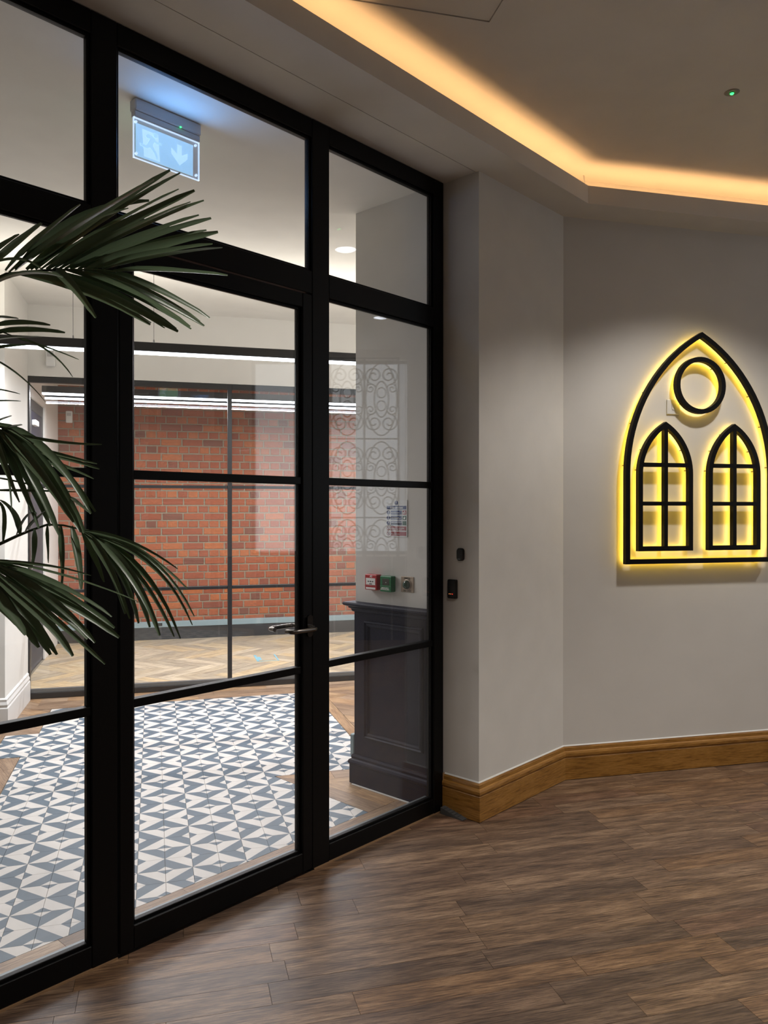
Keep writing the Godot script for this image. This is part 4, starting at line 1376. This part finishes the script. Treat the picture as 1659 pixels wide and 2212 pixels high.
	put(b, "dome", lathe_mesh([Vector2(0.0225, 0.0), Vector2(0.0215, 0.010), Vector2(0.018, 0.017), Vector2(0.010, 0.0215), Vector2(0.0, 0.023)], 24), plain(Color(0.03, 0.22, 0.15), 0.12), Transform3D(Basis(Vector3.RIGHT, PI / 2), Vector3(0, -0.001, 0.004)))
	put(b, "collar", lathe_mesh([Vector2(0.0275, 0.0), Vector2(0.0275, 0.003), Vector2(0.0225, 0.005), Vector2(0.0225, 0.0)], 24), M.brushed, Transform3D(Basis(Vector3.RIGHT, PI / 2), Vector3(0, -0.001, 0.004)))
	for t in [["PRESS", 0.031], ["TO EXIT", -0.033]]:
		put(b, "lettering", text_mesh(t[0], 0.0105), M.black_print, Transform3D(Basis(), Vector3(0, t[1], 0.0044)))
	# two black readers on the reveal by the screen
	var rev := func(y: float, zz: float) -> Transform3D: return Transform3D(Basis(Vector3(0, 0, 1), Vector3.UP, Vector3(-1, 0, 0)), Vector3(3.097, y, zz))
	var r1 := thing("proximity_reader", "small rounded black proximity reader on the wall return, the upper of two", "card reader", rev.call(1.280, -2.325))
	put(r1, "case", rounded_case(0.040, 0.062, 0.014, 0.014), M.plastic_black)
	bar(r1, "maker_mark", Vector3(-0.012, -0.0235, 0.0139), Vector3(0.004, -0.021, 0.0143), plain(Color(0.55, 0.55, 0.55), 0.5), 0.0)
	var r2 := thing("card_reader", "black rectangular card reader with small red lights on the wall return, beside the jamb", "card reader", rev.call(1.108, -2.373))
	put(r2, "case", rounded_case(0.052, 0.094, 0.018, 0.006), M.plastic_black)
	for k in 3:
		put(r2, "indicator_led", tube_mesh([Vector3(-0.012 + k * 0.010, -0.024, 0.0175), Vector3(-0.012 + k * 0.010, -0.024, 0.0188)], 0.0019, 8), [M.amber_led, M.amber_led, M.red_led][k])

func rounded_case(w: float, h: float, d: float, r: float) -> ArrayMesh:
	var outline := []
	for q in [[1, 1, 0], [-1, 1, 90], [-1, -1, 180], [1, -1, 270]]:
		for k in 5:
			var a: float = deg_to_rad(q[2] + k * 22.5)
			outline.append(Vector2(q[0] * (w / 2 - r) + cos(a) * r, q[1] * (h / 2 - r) + sin(a) * r))
	var st := begin()
	var n := outline.size()
	for i in n:
		var a: Vector2 = outline[i]
		var b: Vector2 = outline[(i + 1) % n]
		var ai := a * 0.9
		var bi := b * 0.9
		quad(st, Vector3(a.x, a.y, 0), Vector3(b.x, b.y, 0), Vector3(b.x, b.y, d * 0.75), Vector3(a.x, a.y, d * 0.75))
		quad(st, Vector3(a.x, a.y, d * 0.75), Vector3(b.x, b.y, d * 0.75), Vector3(bi.x, bi.y, d), Vector3(ai.x, ai.y, d))
		tri(st, Vector3(0, 0, d), Vector3(ai.x, ai.y, d), Vector3(bi.x, bi.y, d))
	return done(st)

func build_small_things(lobby: Transform3D) -> void:
	# rubber wedge by the jamb
	var w := thing("door_wedge", "grey rubber door wedge on the floor against the oak skirting", "door wedge", at(3.062, 0.0, -2.413, -90))
	var st := begin()
	# local x runs along the wedge, thick end first
	var p := [Vector3(0, 0, -0.017), Vector3(0.135, 0, -0.017), Vector3(0.135, 0.004, -0.017), Vector3(0, 0.032, -0.017)]
	var q := []
	for v in p: q.append(v + Vector3(0, 0, 0.034))
	quad(st, p[0], p[1], p[2], p[3]); quad(st, q[3], q[2], q[1], q[0])
	for i in 4: quad(st, p[i], q[i], q[(i + 1) % 4], p[(i + 1) % 4])
	put(w, "block", done(st), M.rubber)
	for k in 5: bar(w, "ridge", Vector3(0.018 + k * 0.02, 0.0285 - k * 0.0042, -0.0155), Vector3(0.024 + k * 0.02, 0.0305 - k * 0.0042, 0.0155), M.rubber, 0.0)
	# emergency light in the front ceiling
	var e := thing("emergency_downlight", "tiny emergency light with a green indicator in the upper right ceiling", "emergency light", at(3.590, CEIL, -1.214))
	put(e, "bezel", lathe_mesh([Vector2(0.010, -0.002), Vector2(0.026, -0.004), Vector2(0.032, -0.001), Vector2(0.032, 0.001)], 24), plain(Color(0.55, 0.53, 0.50), 0.4))
	put(e, "lens", lathe_mesh([Vector2(0.0, -0.006), Vector2(0.008, -0.005), Vector2(0.012, -0.001)], 16), M.plastic_black)
	put(e, "indicator_led", lathe_mesh([Vector2(0.0, -0.012), Vector2(0.006, -0.010), Vector2(0.009, -0.005)], 12), M.green_led)
	# ceiling cassette and devices in the brick room
	var c := thing("air_conditioner", "white ceiling cassette in the corner of the brick room", "air conditioner", lobby * at(0.15, 2.86, -2.20))
	bar(c, "body", Vector3(-0.22, 0.03, -0.28), Vector3(0.22, 0.285, 0.30), M.plastic_white, 0.01)
	bar(c, "grille", Vector3(-0.25, 0.0, -0.31), Vector3(0.25, 0.03, 0.33), M.plastic_white, 0.008)
	bar(c, "slot", Vector3(-0.16, -0.002, 0.22), Vector3(0.16, 0.002, 0.25), M.charcoal, 0.0)
	var s := thing("wall_sensor", "white sensor box high on the brick wall, seen through the left pane", "sensor", lobby * at(0.02, 2.54, -2.748))
	bar(s, "case", Vector3(-0.035, -0.065, 0.0), Vector3(0.035, 0.065, 0.035), M.plastic_white, 0.006)
	bar(s, "lens", Vector3(-0.022, 0.01, 0.035), Vector3(0.022, 0.045, 0.039), plain(Color(0.70, 0.70, 0.70), 0.3), 0.002)
	var s2 := thing("wall_sensor", "white sensor box on the plaster above the left end of the glass wall", "sensor", lobby * at(0.20, 2.70, 0.0))
	bar(s2, "case", Vector3(-0.035, -0.065, 0.0), Vector3(0.035, 0.065, 0.035), M.plastic_white, 0.006)
	bar(s2, "lens", Vector3(-0.022, 0.01, 0.035), Vector3(0.022, 0.045, 0.039), plain(Color(0.70, 0.70, 0.70), 0.3), 0.002)
	var fb := thing("floor_box", "floor socket lid marked out with pale blue tape on the oak floor", "floor box", lobby * at(2.05, 0.0, -1.26))
	var tape := plain(Color(0.45, 0.66, 0.72), 0.6)
	bar(fb, "lid", Vector3(-0.08, 0.0, -0.13), Vector3(0.08, 0.0025, 0.13), M.pale_oak[3], 0.0)
	for t in [[-0.11, -0.17, -0.085, 0.18], [0.095, -0.17, 0.11, 0.18], [-0.085, 0.165, 0.095, 0.18]]:
		bar(fb, "tape", Vector3(t[0], 0.0, t[1]), Vector3(t[2], 0.002, t[3]), tape, 0.0)
	bar(fb, "tape", Vector3(-0.085, 0.0, -0.05), Vector3(-0.055, 0.003, 0.12), tape, 0.0)

# ------------------------------------------------------------------ daylight window with an iron screen, mirrored in the glass
func spiral(cx: float, cy: float, r0: float, turns: float, start: float, dirn: float) -> Array:
	var a := []
	var n := 30
	for i in n + 1:
		var t := float(i) / n
		var w := start + dirn * turns * TAU * t
		var r := r0 * (1.0 - 0.82 * t)
		a.append(Vector3(cx + cos(w) * r, cy + sin(w) * r, 0.0))
	return a

func build_back_window() -> void:
	var xf := Transform3D(Basis(Vector3.UP, deg_to_rad(-133.27)), Vector3(7.6, 0, 0.226))
	var w := struct_node("wall_window_side", "white wall behind the viewpoint that holds the daylight window", xf)
	put(w, "plaster", prism_mesh(rect(-0.3, -0.25, 0.98, 0.0), 0.0, 3.6), M.wall)
	put(w, "plaster", prism_mesh(rect(2.88, -0.25, 5.6, 0.0), 0.0, 3.6), M.wall)
	put(w, "plaster", prism_mesh(rect(0.98, -0.25, 2.88, 0.0), 0.0, 0.98), M.wall)
	# added unseen navy panels that keep the mirror image below the window dark
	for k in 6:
		bar(w, "added_dado_panel", Vector3(-0.05 + k * 0.66, 0.0, 0.001), Vector3(0.60 + k * 0.66, 0.96, 0.022), M.navy, 0.004)
	put(w, "plaster", prism_mesh(rect(0.98, -0.25, 2.88, 0.0), 3.22, 3.6), M.wall)
	var f := struct_node("window_4", "tall frosted daylight window behind the viewpoint, mirrored in the screen", xf)
	for b in [[0.98, 0.98, 1.02, 3.22], [2.84, 0.98, 2.88, 3.22], [1.10, 1.02, 1.19, 3.18], [1.97, 1.02, 2.01, 3.18], [1.02, 0.98, 2.84, 1.02], [1.02, 3.18, 2.84, 3.22]]:
		bar(f, "frame", Vector3(b[0], b[1], -0.12), Vector3(b[2], b[3], -0.05), M.iron, 0.002)
	for p in [[1.02, 1.10], [1.19, 1.97], [2.01, 2.84]]:
		bar(f, "window_pane", Vector3(p[0], 1.02, -0.10), Vector3(p[1], 3.18, -0.09), M.daylight, 0.0)
	area_light(f, "window_daylight", Vector3(1.93, 2.10, -0.04), Vector3.BACK, Vector2(1.82, 2.16), Color(0.94, 0.97, 1.0), 0.85)
	var s := thing("iron_screen", "wrought iron scroll screen before the daylight window, mirrored in the fixed pane", "iron screen", xf * at(1.58, 0.0, 0.05))
	for x in [-0.39, 0.0, 0.39]: bar(s, "upright", Vector3(x - 0.011, 0.42, -0.009), Vector3(x + 0.011, 3.24, 0.009), M.iron, 0.002)
	for y in [0.42, 0.535, 1.40, 2.30, 3.22]: bar(s, "crossbar", Vector3(-0.39, y, -0.007), Vector3(0.39, y + 0.016, 0.007), M.iron, 0.002)
	for y in [0.97, 1.86, 2.76]:
		for x in [-0.195, 0.195]:
			for q in [[1, 1], [-1, 1], [1, -1], [-1, -1]]:
				# outer C-scroll, inner curl and a small ring in every quarter
				put(s, "scroll", tube_mesh(spiral(x + q[0] * 0.085, y + q[1] * 0.27, 0.105, 1.7, PI / 2 * (3 if q[1] > 0 else 1), float(q[0] * q[1])), 0.0075, 6), M.iron)
				put(s, "scroll", tube_mesh(spiral(x + q[0] * 0.125, y + q[1] * 0.12, 0.062, 1.5, 0.0 if q[0] < 0 else PI, float(-q[0] * q[1])), 0.0065, 6), M.iron)
			for dy in [-0.075, 0.075]:
				var small := []
				for k in 19: small.append(Vector3(x + cos(TAU * k / 18) * 0.052, y + dy + sin(TAU * k / 18) * 0.058, 0.0))
				put(s, "ring", tube_mesh(small, 0.0065, 6), M.iron)
			var oval := []
			for k in 25: oval.append(Vector3(x + cos(TAU * k / 24) * 0.082, y + sin(TAU * k / 24) * 0.205, 0.0))
			put(s, "oval_ring", tube_mesh(oval, 0.008, 6), M.iron)
			var big := []
			for k in 29: big.append(Vector3(x + cos(TAU * k / 28) * 0.178, y + sin(TAU * k / 28) * 0.415, 0.0))
			put(s, "oval_ring", tube_mesh(big, 0.008, 6), M.iron)

const PALM := [
	[[Vector3(0.685,1.888,-2.140),Vector3(0.706,1.993,-2.074),Vector3(0.768,2.061,-1.948),Vector3(0.830,2.063,-1.835),Vector3(0.890,2.055,-1.725),Vector3(0.914,2.043,-1.669)], [
		[0.741,2.093,-1.933, 0.764,2.122,-1.908, 0.787,2.146,-1.883, 0.020],
		[0.745,2.074,-1.927, 0.809,2.148,-1.947, 0.875,2.216,-1.963, 0.022],
		[0.765,2.060,-1.906, 0.818,2.140,-1.826, 0.869,2.204,-1.747, 0.024],
		[0.780,2.061,-1.889, 0.868,2.161,-1.712, 0.941,2.227,-1.550, 0.034],
		[0.798,2.063,-1.870, 0.927,2.205,-1.774, 1.059,2.323,-1.674, 0.024],
		[0.813,2.063,-1.854, 0.952,2.208,-1.774, 1.097,2.331,-1.687, 0.025],
		[0.830,2.063,-1.835, 0.926,2.155,-1.669, 1.017,2.216,-1.508, 0.025],
		[0.850,2.063,-1.813, 0.946,2.145,-1.654, 1.037,2.196,-1.501, 0.025],
		[0.868,2.064,-1.794, 1.007,2.155,-1.719, 1.152,2.222,-1.637, 0.026],
		[0.893,2.064,-1.767, 1.010,2.128,-1.674, 1.130,2.169,-1.578, 0.026],
		[0.917,2.063,-1.740, 0.981,2.081,-1.585, 1.039,2.076,-1.436, 0.026],
		[0.935,2.059,-1.721, 1.012,2.061,-1.623, 1.106,2.044,-1.507, 0.022],
		[0.785,2.071,-1.884, 0.904,2.241,-1.844, 1.057,2.273,-1.766, 0.024],
		[0.770,2.056,-1.900, 0.857,2.164,-1.796, 0.953,2.202,-1.682, 0.018],
		[0.840,2.063,-1.824, 0.840,2.028,-1.738, 0.851,1.922,-1.639, 0.024],
		[0.770,2.054,-1.900, 0.890,2.040,-1.801, 1.018,1.948,-1.694, 0.024],
		[0.788,2.055,-1.881, 0.931,2.038,-1.803, 1.080,1.951,-1.718, 0.024],
		[0.810,2.058,-1.857, 0.912,2.005,-1.693, 0.999,1.903,-1.546, 0.025],
		[0.860,2.061,-1.802, 0.939,2.003,-1.651, 1.008,1.903,-1.511, 0.025],
		[0.890,2.060,-1.770, 1.017,2.021,-1.700, 1.133,1.952,-1.641, 0.026],
		[0.915,2.060,-1.742, 1.022,2.032,-1.673, 1.125,1.964,-1.607, 0.026],
		[0.740,2.023,-1.933, 0.772,2.054,-1.818, 0.805,2.013,-1.701, 0.022],
		[0.731,2.071,-1.944, 0.785,2.102,-1.858, 0.807,2.052,-1.808, 0.010],
		[0.805,2.063,-1.862, 0.942,2.203,-1.801, 1.086,2.324,-1.732, 0.020],
		[0.821,2.063,-1.844, 0.932,2.171,-1.728, 1.043,2.254,-1.611, 0.020],
		[0.840,2.063,-1.824, 0.919,2.134,-1.650, 0.990,2.175,-1.484, 0.020],
		[0.859,2.064,-1.804, 0.972,2.144,-1.700, 1.087,2.201,-1.594, 0.020],
		[0.880,2.064,-1.781, 1.012,2.141,-1.721, 1.150,2.196,-1.654, 0.020],
		[0.905,2.064,-1.753, 0.984,2.096,-1.626, 1.061,2.105,-1.502, 0.020],
		[0.779,2.055,-1.891, 0.869,2.014,-1.720, 0.941,1.911,-1.567, 0.020],
		[0.799,2.056,-1.869, 0.937,2.030,-1.778, 1.060,1.944,-1.702, 0.020],
		[0.835,2.060,-1.830, 0.966,2.026,-1.744, 1.079,1.942,-1.679, 0.020],
		[0.875,2.061,-1.786, 0.951,1.998,-1.629, 0.999,1.906,-1.501, 0.020],
		[0.902,2.060,-1.756, 0.984,2.008,-1.628, 1.042,1.929,-1.526, 0.020],
	]],
	[[Vector3(0.718,1.782,-2.252),Vector3(0.797,1.923,-2.241),Vector3(0.865,1.981,-2.196),Vector3(0.905,1.958,-2.153)], [
		[0.853,1.994,-2.209, 0.905,2.012,-2.153, 0.957,1.997,-2.096, 0.016],
		[0.853,1.976,-2.209, 0.936,1.995,-2.151, 1.004,1.986,-2.109, 0.018],
		[0.853,2.015,-2.209, 0.867,2.011,-2.162, 0.880,2.003,-2.115, 0.014],
		[0.884,1.967,-2.176, 0.957,1.949,-2.096, 0.998,1.857,-2.052, 0.007],
		[0.902,1.958,-2.156, 0.965,1.942,-2.119, 1.029,1.912,-2.081, 0.006],
		[0.841,1.913,-2.222, 0.892,1.869,-2.133, 0.928,1.783,-2.062, 0.008],
		[0.841,1.827,-2.222, 0.871,1.823,-2.190, 0.902,1.811,-2.157, 0.006],
		[0.840,1.791,-2.222, 0.880,1.798,-2.210, 0.921,1.798,-2.197, 0.005],
		[0.847,1.954,-2.216, 0.885,1.960,-2.142, 0.922,1.955,-2.069, 0.014],
		[0.847,1.931,-2.216, 0.884,1.940,-2.177, 0.921,1.944,-2.139, 0.013],
	]],
	[[Vector3(0.625,1.479,-1.982),Vector3(0.651,1.629,-1.881),Vector3(0.674,1.683,-1.782),Vector3(0.691,1.672,-1.703),Vector3(0.707,1.636,-1.627)], [
		[0.680,1.683,-1.745, 0.756,1.647,-1.633, 0.797,1.491,-1.558, 0.020],
		[0.685,1.679,-1.740, 0.771,1.631,-1.659, 0.832,1.496,-1.605, 0.022],
		[0.690,1.674,-1.734, 0.767,1.588,-1.643, 0.802,1.450,-1.597, 0.025],
		[0.688,1.672,-1.737, 0.739,1.586,-1.620, 0.763,1.454,-1.533, 0.026],
		[0.685,1.668,-1.740, 0.727,1.592,-1.625, 0.748,1.475,-1.532, 0.026],
		[0.680,1.670,-1.745, 0.723,1.605,-1.679, 0.758,1.446,-1.619, 0.024],
		[0.678,1.666,-1.748, 0.718,1.614,-1.718, 0.766,1.464,-1.680, 0.022],
		[0.676,1.666,-1.750, 0.695,1.616,-1.713, 0.731,1.460,-1.658, 0.020],
		[0.676,1.663,-1.750, 0.674,1.603,-1.685, 0.676,1.515,-1.617, 0.018],
		[0.700,1.663,-1.724, 0.745,1.636,-1.611, 0.790,1.632,-1.499, 0.008],
		[0.733,1.631,-1.687, 0.778,1.612,-1.627, 0.818,1.597,-1.573, 0.009],
		[0.729,1.627,-1.692, 0.786,1.612,-1.644, 0.838,1.588,-1.601, 0.011],
		[0.758,1.602,-1.661, 0.781,1.587,-1.610, 0.804,1.564,-1.560, 0.008],
		[0.676,1.683,-1.750, 0.669,1.687,-1.686, 0.662,1.688,-1.623, 0.010],
		[0.690,1.668,-1.734, 0.688,1.672,-1.681, 0.685,1.672,-1.628, 0.011],
		[0.670,1.570,-1.755, 0.720,1.556,-1.698, 0.763,1.539,-1.649, 0.006],
		[0.670,1.541,-1.755, 0.737,1.542,-1.695, 0.806,1.538,-1.631, 0.006],
		[0.680,1.674,-1.745, 0.690,1.587,-1.700, 0.682,1.498,-1.673, 0.007],
		[0.786,1.527,-1.629, 0.777,1.509,-1.565, 0.767,1.492,-1.503, 0.008],
	]],
	[[Vector3(0.642,1.321,-2.037),Vector3(0.682,1.387,-1.920),Vector3(0.717,1.423,-1.822),Vector3(0.747,1.450,-1.760),Vector3(0.775,1.469,-1.700),Vector3(0.803,1.463,-1.640),Vector3(0.820,1.441,-1.592)], [
		[0.752,1.457,-1.725, 0.750,1.415,-1.713, 0.739,1.375,-1.709, 0.012],
		[0.772,1.466,-1.704, 0.781,1.425,-1.713, 0.785,1.381,-1.729, 0.012],
		[0.791,1.466,-1.682, 0.789,1.387,-1.647, 0.769,1.329,-1.631, 0.018],
		[0.807,1.464,-1.665, 0.808,1.387,-1.628, 0.798,1.330,-1.604, 0.017],
		[0.822,1.454,-1.648, 0.854,1.391,-1.635, 0.869,1.339,-1.638, 0.016],
		[0.825,1.453,-1.646, 0.858,1.400,-1.591, 0.873,1.275,-1.557, 0.018],
		[0.830,1.449,-1.640, 0.855,1.387,-1.564, 0.859,1.271,-1.510, 0.020],
		[0.835,1.447,-1.635, 0.887,1.377,-1.587, 0.912,1.249,-1.570, 0.020],
		[0.839,1.443,-1.630, 0.900,1.370,-1.567, 0.924,1.242,-1.543, 0.019],
		[0.842,1.442,-1.627, 0.890,1.366,-1.523, 0.899,1.236,-1.461, 0.021],
		[0.839,1.442,-1.630, 0.915,1.367,-1.537, 0.951,1.224,-1.489, 0.013],
		[0.839,1.443,-1.630, 0.937,1.384,-1.540, 0.981,1.215,-1.510, 0.015],
		[0.837,1.445,-1.632, 0.928,1.408,-1.491, 0.953,1.256,-1.422, 0.011],
		[0.835,1.447,-1.635, 0.927,1.422,-1.503, 0.964,1.272,-1.432, 0.010],
		[0.830,1.451,-1.640, 0.912,1.436,-1.573, 0.995,1.323,-1.504, 0.011],
		[0.825,1.454,-1.646, 0.891,1.444,-1.551, 0.946,1.373,-1.467, 0.009],
		[0.738,1.450,-1.740, 0.739,1.475,-1.693, 0.740,1.496,-1.646, 0.015],
		[0.706,1.427,-1.775, 0.720,1.506,-1.774, 0.706,1.517,-1.803, 0.012],
		[0.731,1.445,-1.748, 0.728,1.495,-1.750, 0.700,1.520,-1.778, 0.014],
		[0.726,1.443,-1.754, 0.730,1.506,-1.697, 0.724,1.490,-1.653, 0.012],
		[0.820,1.456,-1.651, 0.858,1.436,-1.606, 0.896,1.334,-1.560, 0.016],
	]],
	[[Vector3(0.624,1.211,-1.982),Vector3(0.639,1.326,-1.848),Vector3(0.658,1.390,-1.724),Vector3(0.675,1.379,-1.631)], [
		[0.651,1.392,-1.687, 0.749,1.348,-1.566, 0.805,1.281,-1.489, 0.016],
		[0.653,1.385,-1.685, 0.766,1.328,-1.586, 0.836,1.251,-1.534, 0.020],
		[0.655,1.378,-1.682, 0.771,1.307,-1.576, 0.840,1.232,-1.522, 0.024],
		[0.660,1.381,-1.677, 0.742,1.311,-1.566, 0.778,1.231,-1.504, 0.020],
		[0.655,1.371,-1.682, 0.724,1.280,-1.550, 0.768,1.197,-1.445, 0.015],
		[0.651,1.364,-1.687, 0.711,1.296,-1.575, 0.732,1.210,-1.505, 0.026],
		[0.646,1.361,-1.692, 0.706,1.292,-1.625, 0.739,1.202,-1.588, 0.024],
		[0.646,1.357,-1.692, 0.703,1.289,-1.659, 0.748,1.194,-1.639, 0.024],
		[0.641,1.357,-1.697, 0.691,1.287,-1.654, 0.721,1.214,-1.632, 0.028],
		[0.637,1.350,-1.702, 0.664,1.291,-1.637, 0.674,1.248,-1.591, 0.028],
		[0.651,1.395,-1.687, 0.735,1.374,-1.536, 0.812,1.318,-1.393, 0.008],
		[0.646,1.395,-1.692, 0.719,1.393,-1.578, 0.764,1.368,-1.494, 0.006],
		[0.646,1.364,-1.692, 0.722,1.322,-1.621, 0.788,1.230,-1.559, 0.024],
		[0.637,1.336,-1.702, 0.673,1.289,-1.692, 0.700,1.253,-1.691, 0.024],
		[0.646,1.397,-1.692, 0.695,1.388,-1.638, 0.757,1.378,-1.568, 0.007],
	]],
]
